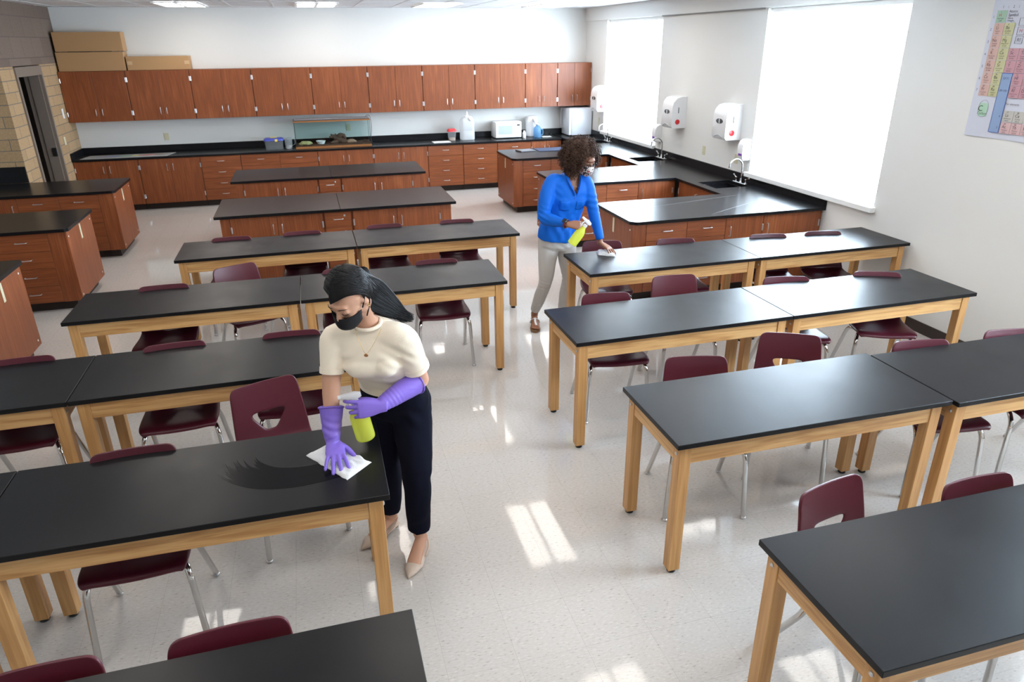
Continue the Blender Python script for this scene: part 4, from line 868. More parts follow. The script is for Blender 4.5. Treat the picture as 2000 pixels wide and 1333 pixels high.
def head(bm, H):
    """local: X right, Y face forward, Z up"""
    R3 = H.to_3x3(); E = lambda c, r, sg=20: ell(bm, H @ V(c), r, sg, R3)
    E((0, -.014, .022), (.074, .093, .098), 28); E((0, .018, -.015), (.065, .072, .075), 24); E((0, .030, -.062), (.048, .052, .046)); E((0, .062, -.092), (.022, .022, .018), 12)
    for s in (-1, 1):
        E((s*.034, .052, -.028), (.026, .028, .030), 14); E((s*.031, .0745, .003), (.0165, .013, .011), 12); E((s*.074, -.008, -.006), (.009, .017, .029), 12); E((s*.074, .002, -.004), (.006, .010, .020), 10)
        E((s*.050, -.01, -.055), (.022, .04, .03), 12)
    E((0, .070, .028), (.046, .020, .015), 14)
    loft(bm, [(H @ V((0, .080, .010)), R3 @ V((.008, 0, 0)), R3 @ V((0, .010, 0))), (H @ V((0, .094, -.012)), R3 @ V((.009, 0, 0)), R3 @ V((0, .013, 0))), (H @ V((0, .103, -.030)), R3 @ V((.014, 0, 0)), R3 @ V((0, .013, .0))), (H @ V((0, .092, -.040)), R3 @ V((.012, 0, 0)), R3 @ V((0, .010, 0)))], 10)
    E((0, .084, -.058), (.022, .012, .008), 12); E((0, .082, -.068), (.018, .012, .008), 12)
def face_bits(H, parent, skin_dark, brow=(.01, .006, .005), lid=True):
    R3 = H.to_3x3()
    q = nb()
    for s in (-1, 1): tube(q, smooth_path([H @ V(p) for p in ((s*.014, .0915, .026), (s*.030, .0885, .032), (s*.048, .073, .024))], 5), [.0010, .0015, .0019, .0021, .0021, .0020, .0018, .0015, .0012, .001, .0007], 6)
    pobj('eyebrows', q, mat('eyebrow_hair', brow, .7), parent)
    q = nb()
    for s in (-1, 1): tube(q, smooth_path([H @ V(p) for p in ((s*.016, .0850, -.003), (s*.024, .0880, -.0075), (s*.034, .0870, -.0075), (s*.045, .080, -.002))], 4), .0014, 5)
    pobj('eyelashes', q, mat('eyelash', (.006, .004, .004), .6), parent)
def mask(H, parent, m, name='face_mask', top=-.018):
    q = nb(); rows = []
    for j in range(9):
        v = j/8; z = top-(.110+top)*v; row = []
        for i in range(17):
            u = -1+i/8; a = u*R(78)*(1-.12*v)
            rx = .073-.012*v; ry = .092+.024*math.sin(math.pi*min(1, v*.9+.05))*max(0, math.cos(a))**2-.006*v
            zz = z+(.010*(1-v)*math.cos(a)-.018*v*(1-abs(math.cos(a)))*-1) - (.004 if 0 else 0)
            row.append(q.verts.new(H @ V((math.sin(a)*rx, .012+math.cos(a)*ry, zz+.014*abs(u)**2*(v)))))
        rows.append(row)
    for j in range(8):
        for i in range(16): q.faces.new((rows[j][i], rows[j][i+1], rows[j+1][i+1], rows[j+1][i]))
    o = pobj(name, q, m, parent); md = o.modifiers.new('t', 'SOLIDIFY'); md.thickness = .003; md.offset = 1
    q = nb()
    for s in (-1, 1):
        tube(q, smooth_path([H @ V(p) for p in ((s*.070, .022, -.026), (s*.078, .002, .0), (s*.080, -.018, .024), (s*.079, -.032, .0), (s*.074, -.018, -.045), (s*.060, .02, -.095))], 5), .0028, 6)
    pobj('ear_loop', q, m, o) if False else None
    o2 = obj_rel('ear_loop', q, m, o); return o
def obj_rel(name, bm, m, parent):
    for v in bm.verts: v.co -= ORG
    return obj(name, bm, m, parent, 180)
def shell_tube(pts, rads, seg=20, vox=.007, sm=5):
    q = nb(); tube(q, smooth_path(pts, 4), rads, seg); return q
def interp(r, n=4):
    out = []
    for a, b_ in zip(r, r[1:]): out += [a+(b_-a)*k/n for k in range(n)]
    return out+[r[-1]]
def torso(bm, rings, r, up=None, power=.85):
    """rings: center, half width, half depth, right vector, front vector"""
    loft(bm, [(c, rv*w_, fv*d_) for c, w_, d_, rv, fv in rings], 32, True, power)
def knit(name, col, scale, strength, rough=.9):
    m = mat(name, col, rough, spec=.2, sheen=.3); nt = m.node_tree; L = nt.links.new; b = nt.nodes['Principled BSDF']
    tc = nd(m, 'ShaderNodeTexCoord'); v = nd(m, 'ShaderNodeTexVoronoi'); v.inputs['Scale'].default_value = scale; L(tc.outputs['Object'], v.inputs['Vector'])
    bu = nd(m, 'ShaderNodeBump'); bu.inputs['Strength'].default_value = strength; bu.inputs['Distance'].default_value = .002; L(v.outputs['Distance'], bu.inputs['Height']); bu.invert = True
    L(bu.outputs['Normal'], b.inputs['Normal']); return m
def displace(bm, amp, sc, seed=0, axis=None):
    bm.normal_update()
    for v in bm.verts:
        n = noise.noise(V((v.co.x*sc[0]+seed, v.co.y*sc[1], v.co.z*sc[2]))); v.co += v.normal*amp*n
def wrinkle(bm, specs):
    """specs: (point, direction across folds, wavelength, amplitude, radius)"""
    bm.normal_update()
    for v in bm.verts:
        for p, d, wl, am, rad in specs:
            r = (v.co-p).length
            if r < rad: v.co += v.normal*am*math.sin((v.co-p).dot(d)/wl*6.283)*(1-r/rad)**1.2
SK1 = mat('light_skin', (.60, .33, .22), .45, sss=.12, bump=(300, .05, .0005)); SK2 = mat('brown_skin', (.27, .115, .060), .42, sss=.10)
def spray_bottle(base, top, label, radius=.043):
    ax = (V(top)-V(base)); L = ax.length; z = ax.normalized(); t = thing('spray_bottle', label, 'spray bottle', base, 0, 'spray bottles of yellow cleaner')
    x = V((-1, 0, 0)); x = (x-z*x.dot(z)).normalized(); y = z.cross(x); Rm = Matrix(((x.x, y.x, z.x, 0), (x.y, y.y, z.y, 0), (x.z, y.z, z.z, 0), (0, 0, 0, 1))); r = radius; s = L/.24
    q = nb(); lathe(q, [(r*.80, 0), (r*.96, .004*s), (r, .014*s), (r, .105*s), (r*.97, .112*s), (r*.985, .118*s), (r*.80, .140*s), (r*.45, .165*s), (r*.36, .175*s)], 28, Rm); obj('bottle_body', q, 'yellow_liq', t, 60)
    q = nb(); lathe(q, [(r*.42, .1755*s), (r*.42, .198*s), (r*.32, .2*s)], 20, Rm); obj('collar', q, 'white_p', t, 40)
    q = nb(); a = [Rm @ V(p) for p in ((-.030, 0, .205*s), (-.018, 0, .225*s), (.010, 0, .235*s), (.050, 0, .236*s))]
    loft(q, [(Rm @ V((-.034, 0, .222*s)), Rm.to_3x3() @ V((0, .008, 0)), Rm.to_3x3() @ V((0, 0, .010))), (Rm @ V((-.01, 0, .222*s)), Rm.to_3x3() @ V((0, .015, 0)), Rm.to_3x3() @ V((0, 0, .018))), (Rm @ V((.02, 0, .226*s)), Rm.to_3x3() @ V((0, .013, 0)), Rm.to_3x3() @ V((0, 0, .014))), (Rm @ V((.052, 0, .232*s)), Rm.to_3x3() @ V((0, .009, 0)), Rm.to_3x3() @ V((0, 0, .009)))], 14, True, .6)
    obj('spray_head', q, 'milkh', t, 60)
    q = nb(); lathe(q, [(.009, 0), (.009, .012)], 14, Rm @ Matrix.Translation((.052, 0, .232*s)) @ Matrix.Rotation(R(90), 4, 'Y')); obj('nozzle', q, 'white_p', t, 40)
    q = nb(); tube(q, smooth_path([Rm @ V(p) for p in ((.024, 0, .214*s), (.034, 0, .195*s), (.030, 0, .170*s))], 4), .005, 8); obj('trigger', q, 'white_p', t); return t
M['milkh'] = milky('frosted_white_plastic', (.9, .9, .9), .15)

# ---- woman in the cream sweater
ORG = V((.24, 3.02, 0)); W1 = thing('person', 'person bending over a table in a cream sweater, black mask and purple rubber gloves', 'person', ORG)
rv = V((-.97, .25, .03)).normalized(); fv = V((-.237, -.873, -.40)).normalized(); rp = V((-.80, .60, 0)).normalized(); fp = V((-.60, -.80, -.05)).normalized()
mixv = lambda a, b_, t: (a*(1-t)+b_*t).normalized()
f_h = V((-.58, -.56, -.60)).normalized(); up_h = V((-.14, -.30, .95)); r_h = f_h.cross(up_h).normalized(); up_h = r_h.cross(f_h)
HC1 = V((.088, 2.812, 1.480)); H1 = Matrix(((r_h.x, f_h.x, up_h.x, HC1.x), (r_h.y, f_h.y, up_h.y, HC1.y), (r_h.z, f_h.z, up_h.z, HC1.z), (0, 0, 0, 1)))
RS, RE, RW = V((.005, 2.93, 1.255)), V((-.030, 2.875, 1.01)), V((-.047, 2.795, .835))
LS, LE, LW = V((.305, 2.85, 1.25)), V((.372, 2.925, 1.005)), V((.172, 2.785, .972))
HL, HR = V((.335, 3.03, .86)), V((.215, 3.12, .86)); KL, KR = V((.325, 2.945, .50)), V((.20, 3.10, .48)); AL, AR = V((.320, 2.955, .11)), V((.200, 3.155, .13))
q = nb(); head(q, H1)
tube(q, smooth_path([H1 @ V((0, -.02, -.03)), V((.150, 2.885, 1.36)), V((.157, 2.91, 1.28))], 4), interp([.050, .050, .058], 4), 16)
tube(q, [V((.157, 2.92, 1.28)), V((.190, 2.96, 1.15)), V((.245, 3.04, .95)), V((.27, 3.07, .86))], [.068, .070, .075, .07], 16)
tube(q, [V((.10, 2.91, 1.25)), RS], [.05, .045], 12); tube(q, [V((.20, 2.89, 1.25)), LS], [.05, .045], 12)
tube(q, smooth_path([RS, RS.lerp(RE, .5), RE, RE.lerp(RW, .4), RW], 4), interp([.042, .043, .039, .033, .021], 4), 16)
tube(q, smooth_path([LS, LS.lerp(LE, .5), LE], 4), interp([.044, .045, .040], 4), 16); tube(q, [LE, LE.lerp(LW, .5), LW], [.041, .033, .021], 16); ell(q, LE, (.041,)*3, 12)
for h_, k_, a_ in ((HL, KL, AL), (HR, KR, AR)): tube(q, [V((.27, 3.07, .87)), h_, k_, a_], [.06, .05, .035, .034], 12)
def foot_skin(q, a_, toe, heel, z=.0):
    d = (toe-heel); d.z = 0; L = d.length; d.normalize(); sd = V((-d.y, d.x, 0))
    tube(q, [a_, V((heel.x, heel.y, .06+z))+d*.03], [.034, .032], 12)
    loft(q, [(V((heel.x, heel.y, .045+z))+d*.0, sd*.022, V((0, 0, .028))), (V((heel.x, heel.y, .055+z))+d*.05, sd*.030, V((0, 0, .038))), (V((heel.x, heel.y, .042+z*.7))+d*L*.5, sd*.034, V((0, 0, .028))), (V((heel.x, heel.y, .026+z*.3))+d*L*.78, sd*.038, V((0, 0, .018))), (V((heel.x, heel.y, .018))+d*L*.97, sd*.022, V((0, 0, .010)))], 14)
FT = ((V((.232, 2.775, 0)), V((.345, 2.985, 0)), AL), (V((.028, 3.055, 0)), V((.222, 3.195, 0)), AR))
for toe, heel, a_ in FT: foot_skin(q, a_, heel+(toe-heel)*.88, heel, .03)
body = union(q, .0052, 4); pobj('body', body, SK1, W1)
face_bits(H1, W1, None)
mask(H1, W1, mat('black_mask_fabric', (.008, .008, .010), .85), top=-.029)
q = nb()
for s in (-1, 1): tube(q, [H1 @ V((s*.080, -.004+.006*math.cos(k*.785), -.038+.007*math.sin(k*.785))) for k in range(9)], .0016, 6)
pobj('earring', q, mat('gold', (.75, .50, .18), .25, 1.0), W1)
# sweater
q = nb(); rg = []
for c, w_, d_, t_ in ((V((.245, 3.045, .950)), .150, .108, 0), (V((.228, 3.02, 1.01)), .142, .102, .35), (V((.203, 2.980, 1.09)), .150, .112, .7), (V((.183, 2.945, 1.16)), .160, .122, .9), (V((.166, 2.918, 1.225)), .168, .112, 1), (V((.158, 2.905, 1.270)), .160, .088, 1), (V((.154, 2.898, 1.300)), .118, .070, 1), (V((.152, 2.892, 1.325)), .066, .058, 1)):
    rg.append((c, w_, d_, mixv(rp, rv, t_), mixv(fp, fv, t_)))
torso(q, rg, None)
ell(q, V((.178, 2.93, 1.165))+fv*.070, (.125, .055, .062), 24)
for s in (-1, 1): ell(q, V((.176, 2.93, 1.165))+fv*.080+rv*(s*.060), (.058, .050, .056), 18)
tube(q, smooth_path([V((.09, 2.92, 1.262)), RS+V((.01, 0, .0)), RS.lerp(RE, .30), RS.lerp(RE, .56)], 4), interp([.062, .060, .054, .051], 4), 20, True)
tube(q, smooth_path([V((.21, 2.885, 1.262)), LS+V((-.01, 0, 0)), LS.lerp(LE, .32), LS.lerp(LE, .66)], 4), interp([.066, .066, .063, .061], 4), 20, True)
sw = union(q, .0065, 12)
displace(sw, .006, (9, 9, 7), 2); wrinkle(sw, [(V((.27, 2.82, 1.17)), V((.6, 0, .8)), .045, .005, .11), (V((.05, 2.86, 1.18)), V((-.7, 0, .7)), .045, .004, .09), (V((.22, 2.93, 1.02)), V((.2, 0, 1)), .05, .004, .13)])
M['sweater'] = knit('cream_knit', (.90, .79, .64), 430, .28); pobj('sweater', sw, 'sweater', W1)
def band(c, ax, ay, h, up, name, m, parent, ribs=56, th=.004):
    q = nb(); rows = []
    for z, r_ in ((-h/2, 1.0), (-h/2, 1.04), (h/2, 1.04), (h/2, 1.0)):
        rows.append([q.verts.new(c+up*z+(ax*math.cos(2*math.pi*k/(ribs*2))+ay*math.sin(2*math.pi*k/(ribs*2)))*(r_+(.012 if k % 2 and r_ > 1.01 else 0))) for k in range(ribs*2)])
    for a, b_ in zip(rows, rows[1:]+rows[:1]):
        for k in range(ribs*2): q.faces.new((a[k], a[(k+1) % (ribs*2)], b_[(k+1) % (ribs*2)], b_[k]))
    return pobj(name, q, m, parent, 60)
q = nb(); cc = V((.150, 2.882, 1.328)); tube(q, [cc+rv*(.063*math.cos(k*math.pi/16))+(fv*.062+V((0, 0, .012)))*math.sin(k*math.pi/16) for k in range(33)], .0085, 10); pobj('collar', q, 'sweater', W1)
def cuffband(p, d, r, name='sleeve_cuff'):
    d = d.normalized(); a = d.orthogonal().normalized(); return band(p, a*r, d.cross(a)*r, .026, d, name, 'sweater', W1, 30)
cuffband(RS.lerp(RE, .56), RE-RS, .0505); cuffband(LS.lerp(LE, .66), LE-LS, .0605)
band(V((.245, 3.045, .955)), rp*.152, fp*.110, .045, V((-.1, -.1, 1)).normalized(), 'hem', 'sweater', W1, 70)
# necklace
q = nb(); n0, n1 = V((.10, 2.84, 1.325)), V((.208, 2.815, 1.318)); pend = V((.132, 2.775, 1.222)); tube(q, smooth_path([n0, n0.lerp(pend, .5)+fv*.012, pend+V((0, 0, .008)), n1.lerp(pend, .5)+fv*.014, n1], 6), .0009, 5); nk = pobj('necklace', q, 'gold', W1) if 'gold' in M else pobj('necklace', q, mat('gold_chain', (.75, .50, .18), .25, 1.0), W1)
q = nb(); lathe(q, [(.009, 0), (.009, .002)], 16, Matrix.Translation(pend-ORG*0) @ fv.to_track_quat('Z', 'Y').to_matrix().to_4x4()); 
for v in q.verts: v.co -= ORG
obj('pendant', q, mat('amber_pendant', (.45, .20, .05), .3, .6), nk, 60)
# trousers
q = nb()
loft(q, [(V((.240, 3.045, .985)), rp*.146, fp*.104), (V((.255, 3.055, .93)), rp*.165, fp*.118), (V((.272, 3.070, .86)), rp*.180, fp*.130), (V((.278, 3.078, .79)), rp*.172, fp*.120), (V((.275, 3.078, .76)), rp*.12, fp*.09)], 28, True, .9)
tube(q, smooth_path([HL+V((0, 0, -.02)), HL.lerp(KL, .5), KL, KL.lerp(AL, .5), V((AL.x, AL.y, .145))], 4), interp([.100, .090, .074, .066, .057], 4), 20)
tube(q, smooth_path([HR+V((0, 0, -.02)), HR.lerp(KR, .5), KR, KR.lerp(AR, .5), V((AR.x, AR.y, .150))], 4), interp([.098, .088, .072, .064, .055], 4), 20)
tr = union(q, .008, 6); displace(tr, .008, (7, 7, 4), 5)
wrinkle(tr, [(V((.30, 2.92, .80)), V((.7, 0, .7)), .07, .005, .12), (V((.36, 2.90, .50)), V((.5, 0, .85)), .09, .004, .12), (V((.30, 2.90, .22)), V((-.4, 0, .9)), .10, .003, .12)]); displace(tr, .006, (16, 16, 9), 12)
M['navy'] = mat('navy_trouser_cloth', (.0045, .0055, .014), .85, spec=.12); pobj('trousers', tr, 'navy', W1)
q = nb(); tube(q, smooth_path([V((.392, 2.985, .955)), V((.408, 2.96, .90)), V((.400, 2.935, .85))], 6), .0022, 6); pobj('pocket_seam', q, mat('navy_seam', (.004, .005, .010), .7), W1)
# shoes: pointed slingbacks
M['nude'] = mat('nude_leather', (.62, .50, .41), .35)
for toe, heel, a_ in FT:
    d = (toe-heel); L = d.length; d.normalize(); sd = V((-d.y, d.x, 0)); q = nb(); P = lambda t_, z: heel+d*(L*t_)+V((0, 0, z))
    loft(q, [(P(-.04, .034), sd*.020, V((0, 0, .006))), (P(.02, .034), sd*.030, V((0, 0, .007))), (P(.3, .026), sd*.033, V((0, 0, .008))), (P(.5, .016), sd*.040, V((0, 0, .012))), (P(.66, .016), sd*.045, V((0, 0, .015))), (P(.74, .024), sd*.0445, V((0, 0, .022))), (P(.86, .018), sd*.032, V((0, 0, .017))), (P(.95, .012), sd*.016, V((0, 0, .011))), (P(1.02, .008), sd*.005, V((0, 0, .006)))], 18)
    sh = pobj('shoe', q, 'nude', W1, 60)
    q = nb(); loft(q, [(P(-.01, .0012), sd*.010, d*.010), (P(.0, .032), sd*.016, d*.018)], 12); obj_rel('heel', q, M['nude'], sh)
    q = nb(); tube(q, smooth_path([P(.42, .030)+sd*.040, P(.15, .055)+sd*.036, P(-.05, .075), P(.15, .055)-sd*.036, P(.42, .030)-sd*.040], 6), .0045, 8, .45); obj_rel('strap', q, M['nude'], sh)
# gloves
M['purple'] = mat('purple_rubber', (.235, .150, .62), .42, spec=.4)
q = nb(); d = V((.06, -.97, -.17)).normalized(); hb = basis(d, V((.05, -.17, .97)), V((-.046, 2.788, .820)))
hand(q, hb, 1, [(8, 12, 4), (9, 12, 4), (9, 12, 4), (9, 12, 4)], 1.35, (.55, .85, -.35), 1.06, .25, 1.13, 1.22)
tube(q, smooth_path([V((-.036, 2.862, .955)), V((-.040, 2.845, .915)), V((-.046, 2.815, .865)), V((-.046, 2.79, .822))], 4), interp([.054, .048, .040, .031], 4), 20)
g1 = union(q, .0036, 4); wrinkle(g1, [(V((-.04, 2.80, .885)), V((.35, 0, 1)), .036, .0038, .075), (V((-.045, 2.76, .83)), V((-.3, 0, 1)), .022, .003, .05)]); gl = pobj('glove', g1, 'purple', W1)
q = nb(); c_ = V((-.036, 2.862, .957)); dd = V((.004, .017, .040)).normalized(); a_ = dd.orthogonal().normalized(); tube(q, [c_+(a_*math.cos(k*math.pi/12)+dd.cross(a_)*math.sin(k*math.pi/12))*(.0535+.0015*math.sin(k*math.pi/4))+dd*.003*math.sin(k*math.pi/6) for k in range(25)], .0042, 8); obj_rel('cuff_roll', q, M['purple'], gl)
q = nb(); hb = basis(V((-.985, -.05, .03)), V((-.10, -.93, .36)), LW+V((-.005, -.012, 0)))
hand(q, hb, -1, [(12, 34, 28), (26, 44, 34), (30, 48, 36), (34, 52, 38)], .9, (.85, .30, -.50), 1.06, .4, 1.0, 1.12)
tube(q, smooth_path([LE.lerp(LW, .14), LE.lerp(LW, .4), LE.lerp(LW, .75), LW], 4), interp([.056, .050, .042, .032], 4), 20)
g2 = union(q, .0034, 4); wrinkle(g2, [(LE.lerp(LW, .75), V((.9, .3, .4)), .020, .0022, .07), (LE.lerp(LW, .35), V((.2, .3, .9)), .022, .0012, .07)]); gl = pobj('glove', g2, 'purple', W1)
q = nb(); c_ = LE.lerp(LW, .13); dd = (LW-LE).normalized(); a_ = dd.orthogonal().normalized(); tube(q, [c_+(a_*math.cos(k*math.pi/12)+dd.cross(a_)*math.sin(k*math.pi/12))*(.0565+.0012*math.sin(k*math.pi/4)) for k in range(25)], .0042, 8); obj_rel('cuff_roll', q, M['purple'], gl)
# hair: scalp cap plus long combed locks
M['blackhair'] = mat('black_hair', (.0038, .0034, .0042), .48, spec=.3)
def scalp(H, cf, zc=.045, yc=.035, grow=1.07):
    q = nb(); vs = ell(q, V((0, -.016, .026)), (.076*grow, .095*grow, .100*grow), 40)
    kill = [v for v in q.verts if v.co.y > yc and v.co.z < zc or v.co.z < -.05 or (v.co.y > -.02 and v.co.z < -.015)]
    bmesh.ops.delete(q, geom=kill, context='VERTS')
    for v in q.verts: v.co = H @ v.co
    return q
q = scalp(H1, 0, .10, .0); random.seed(21)
ell(q, H1 @ V((-.012, -.050, .010)), (.068, .052, .086), 24, H1.to_3x3())
R3 = H1.to_3x3(); Hi = H1.inverted()
def SP(sg, ph, y, g=1.0):
    k_ = math.sqrt(max(.02, 1-((y+.016)/.104)**2)); return V((sg*math.sin(ph)*.084*k_*g, y, .026+math.cos(ph)*.109*k_*g))
T = [V((.186, 2.845, 1.470)), V((.232, 2.870, 1.420)), V((.278, 2.890, 1.373)), V((.337, 2.905, 1.318))]
wdir = V((.50, .30, .72)).normalized()              # across the lock, seen from the room
loft(q, [(H1 @ V((-.035, -.050, .03)), wdir*.075, V((.03, .0, -.03))), (T[0]+V((-.012, .012, -.016)), wdir*.062, V((.020, -.004, -.020))), (T[1]+V((-.008, .008, -.014)), wdir*.052, V((.016, -.003, -.016))), (T[2]+V((-.005, .004, -.010)), wdir*.036, V((.011, .0, -.012))), (T[3], wdir*.010, V((.005, 0, -.006)))], 18)
def strand(q, pts, r, seg=5):
    p = smooth_path(pts, 4); n = len(p); tube(q, p, [r*.85*(1-.85*(i/(n-1))**2) for i in range(n)], seg, .7)
def lock_pts(o, dpt):
    sc = (1.25, 1.12, .78, .20); return [T[i]+wdir*(o*.050*sc[i])+V((.55, -.25, .2))*((1-o*o)*.016*sc[i]+dpt*.006) for i in range(4)]
for k in range(760):
    u = random.random()**1.2; yp = .084-.164*u; g = random.uniform(1.0, 1.035); yt = -.016-.070*random.random()-.012*u
    o_ = 1-2*u*.9+random.uniform(-.35, .35); o_ = max(-1.05, min(1.05, -o_ if u < .45 else o_*-.2+random.uniform(-.2, 1)))
    phm = 52+46*(yt+.098)/.082+random.uniform(-10, 6); pts = [H1 @ (SP(-1, R(2+phm*t_), yp+(yt-yp)*math.sin(t_*math.pi/2)**2.6, g)+V((.012 if t_ == 0 else 0, 0, 0))) for t_ in (0, .25, .5, .75, 1)]
    lk = lock_pts(-1.0+1.75*(-.016-yt)/.082+random.uniform(-.18, .18), random.uniform(-1, 1)); strand(q, pts+lk[:-1]+[lk[-1]+V((random.uniform(-.035, .020), 0, random.uniform(-.015, .012)))], random.uniform(.0032, .0055))
for k in range(150):                                              # her right side, framing the face
    u = random.random(); yp = .084-.14*u; yt = .030-.10*u; g = random.uniform(1.0, 1.03)
    pts = [H1 @ (SP(1, R(ph), yp+(yt-yp)*math.sin(R(min(ph, 90)))**.8, g)-V((.012 if ph < 10 else 0, 0, 0))) for ph in (2, 25, 50, 75, 98)]
    strand(q, pts+[H1 @ V((.082-.01*u, yt-.005, -.055)), H1 @ V((.068, yt-.012, -.105-random.uniform(0, .025)))], random.uniform(.003, .005))
for k in range(260):                                              # back of the head into the fall
    a = random.uniform(-1, 1); p0 = random.uniform(-25, 35); gg = random.uniform(1.0, 1.03); pts = [H1 @ SP(-1, R(p0), -.030, gg), H1 @ SP(-1, R(p0+22), -.062, gg), H1 @ SP(-1, R(p0+48), -.084, gg), H1 @ SP(-1, R(min(p0+75, 98)), -.090, gg)]
    lk = lock_pts(.15+.9*(35-p0)/60*0+random.uniform(0, .9), random.uniform(-1, 1)); strand(q, pts+lk, random.uniform(.004, .006))
pobj('hair', q, 'blackhair', W1)
spray_bottle((.098, 2.805, .808), (.058, 2.80, 1.045), 'spray bottle of yellow cleaner gripped by the purple glove over the table', .043)
# towel on the wiped table
def towel(name, label, corners, z, m, thick=.010, n=22, amp=.004, seed=0):
    t = thing('cleaning_cloth', label, 'cloth', (sum(c[0] for c in corners)/4, sum(c[1] for c in corners)/4, z)); q = nb(); o = t.location.copy(); rows = []
    A, B, Cc, D = [V((c[0], c[1], z)) for c in corners]
    for i in range(n+1):
        u = i/n; row = []
        for j in range(n+1):
            v = j/n; p = (A*(1-u)+B*u)*(1-v)+(D*(1-u)+Cc*u)*v; e = min(u, 1-u, v, 1-v)*n
            h = .0015+thick*min(1, e/2.0)+amp*(noise.noise(V((p.x*22, p.y*22, seed)))+.6*noise.noise(V((p.x*60, p.y*60, seed))))*min(1, e)
            w_ = .004*noise.noise(V((p.x*30+5, p.y*30, seed))); row.append(q.verts.new(p-o+V((w_, w_, max(.001, h)))))
        rows.append(row)
    for i in range(n):
        for j in range(n): q.faces.new((rows[i][j], rows[i+1][j], rows[i+1][j+1], rows[i][j+1]))
    bot = [q.verts.new((c[0]-o.x, c[1]-o.y, .0007)) for c in corners]
    edge = [rows[i][0] for i in range(n+1)]+[rows[n][j] for j in range(1, n+1)]+[rows[i][n] for i in range(n-1, -1, -1)]+[rows[0][j] for j in range(n-1, 0, -1)]
    lo = [q.verts.new((v.co.x, v.co.y, .0007)) for v in edge]
    for k in range(len(edge)): q.faces.new((edge[k], edge[(k+1) % len(edge)], lo[(k+1) % len(edge)], lo[k]))
    q.faces.new(lo[::-1]); bmesh.ops.delete(q, geom=bot, context='VERTS'); obj('fabric', q, m, t, 180); return t
M['terry'] = knit('white_terry', (.84, .84, .85), 420, .9)
towel('cleaning_cloth', 'folded white cloth under the purple glove on the table', [(-.168, 2.805), (-.060, 2.885), (.105, 2.668), (-.005, 2.560)], TZ, 'terry', .011, 26, .007, 2)

# ---- woman in the blue blouse
ORG = V((1.98, 5.70, 0)); W2 = thing('person', 'curly-haired person in a bright blue blouse and grey jeans wiping a table near the window', 'person', ORG)
rv = V((-.985, .0, .03)).normalized(); fv = V((.06, -.985, -.16)).normalized(); rv = (rv-fv*rv.dot(fv)).normalized()
f_h = V((.36, -.76, -.48)).normalized(); up_h = V((.10, -.30, .95)); r_h = f_h.cross(up_h).normalized(); up_h = r_h.cross(f_h)
HC2 = V((2.150, 5.475, 1.555)); H2 = Matrix(((r_h.x, f_h.x, up_h.x, HC2.x), (r_h.y, f_h.y, up_h.y, HC2.y), (r_h.z, f_h.z, up_h.z, HC2.z), (0, 0, 0, 1)))
RS, RE, RW = V((1.895, 5.555, 1.365)), V((1.805, 5.47, 1.10)), V((1.950, 5.285, 1.065))
LS, LE, LW = V((2.200, 5.545, 1.350)), V((2.262, 5.49, 1.08)), V((2.303, 5.440, .852))
HR, HL = V((1.925, 5.67, .87)), V((2.075, 5.66, .87)); KR, KL = V((1.880, 5.64, .48)), V((2.105, 5.67, .48)); AR, AL = V((1.848, 5.865, .09)), V((2.115, 5.84, .09))
q = nb(); head(q, H2)
tube(q, smooth_path([H2 @ V((0, -.02, -.03)), V((2.085, 5.53, 1.46)), V((2.055, 5.56, 1.37))], 4), interp([.050, .052, .062], 4), 16)
loft(q, [(V((2.055, 5.56, 1.40)), rv*.10, fv*.060), (V((2.05, 5.565, 1.34)), rv*.150, fv*.085), (V((2.04, 5.58, 1.22)), rv*.140, fv*.105), (V((2.01, 5.62, 1.0)), rv*.12, fv*.09), (V((1.995, 5.655, .88)), rv*.12, fv*.09)], 20)
tube(q, smooth_path([RS, RE, RW], 5), interp([.040, .030, .022], 5), 14); tube(q, smooth_path([LS, LE, LW], 5), interp([.040, .030, .022], 5), 14)
for h_, k_, a_ in ((HR, KR, AR), (HL, KL, AL)): tube(q, [V((2.0, 5.66, .88)), h_, k_, a_], [.06, .05, .035, .034], 12)
hb = basis(V((.97, -.16, -.12)), V((-.15, -.80, .55)), RW+V((.012, -.004, 0)))
hand(q, hb, 1, [(20, 40, 30), (34, 58, 40), (38, 60, 40), (40, 60, 40)], .5, (.85, .35, -.45), 1.0, .35)
hb = basis(V((.50, -.80, -.30)), V((.30, -.30, .95)), LW+V((.004, -.014, -.012)))
hand(q, hb, 1, [(12, 14, 8)]*4, 1.3, (.60, .80, -.25), 1.0, .2)
toeR, heelR = V((1.790, 5.640, 0)), V((1.862, 5.900, 0)); toeL, heelL = V((2.140, 5.62, 0)), V((2.110, 5.885, 0))
def bare_foot(q, a_, toe, heel):
    d = toe-heel; L = d.length; d.normalize(); sd = V((-d.y, d.x, 0)); P = lambda t_, z: heel+d*(L*t_)+V((0, 0, z))
    tube(q, [a_, P(.12, .07)], [.033, .034], 12)
    loft(q, [(P(-.0, .042), sd*.022, V((0, 0, .022))), (P(.14, .052), sd*.030, V((0, 0, .036))), (P(.45, .048), sd*.034, V((0, 0, .030))), (P(.72, .038), sd*.042, V((0, 0, .018))), (P(.84, .034), sd*.040, V((0, 0, .013)))], 14)
    for i in range(5):
        y = (-.030+.0155*i); r_ = (.0075, .0075, .008, .0088, .0125)[i]; ln = (.90, .94, .97, .99, 1.0)[i]; tube(q, [P(.80, .034)+sd*y*sgn, P(ln, .031)+sd*y*1.05*sgn], r_, 8); ell(q, P(ln, .031)+sd*y*1.05*sgn, (r_,)*3, 8)
sgn = 1; bare_foot(q, AR, toeR, heelR); sgn = -1; bare_foot(q, AL, toeL, heelL)
pobj('body', union(q, .0052, 3), SK2, W2)
face_bits(H2, W2, None)
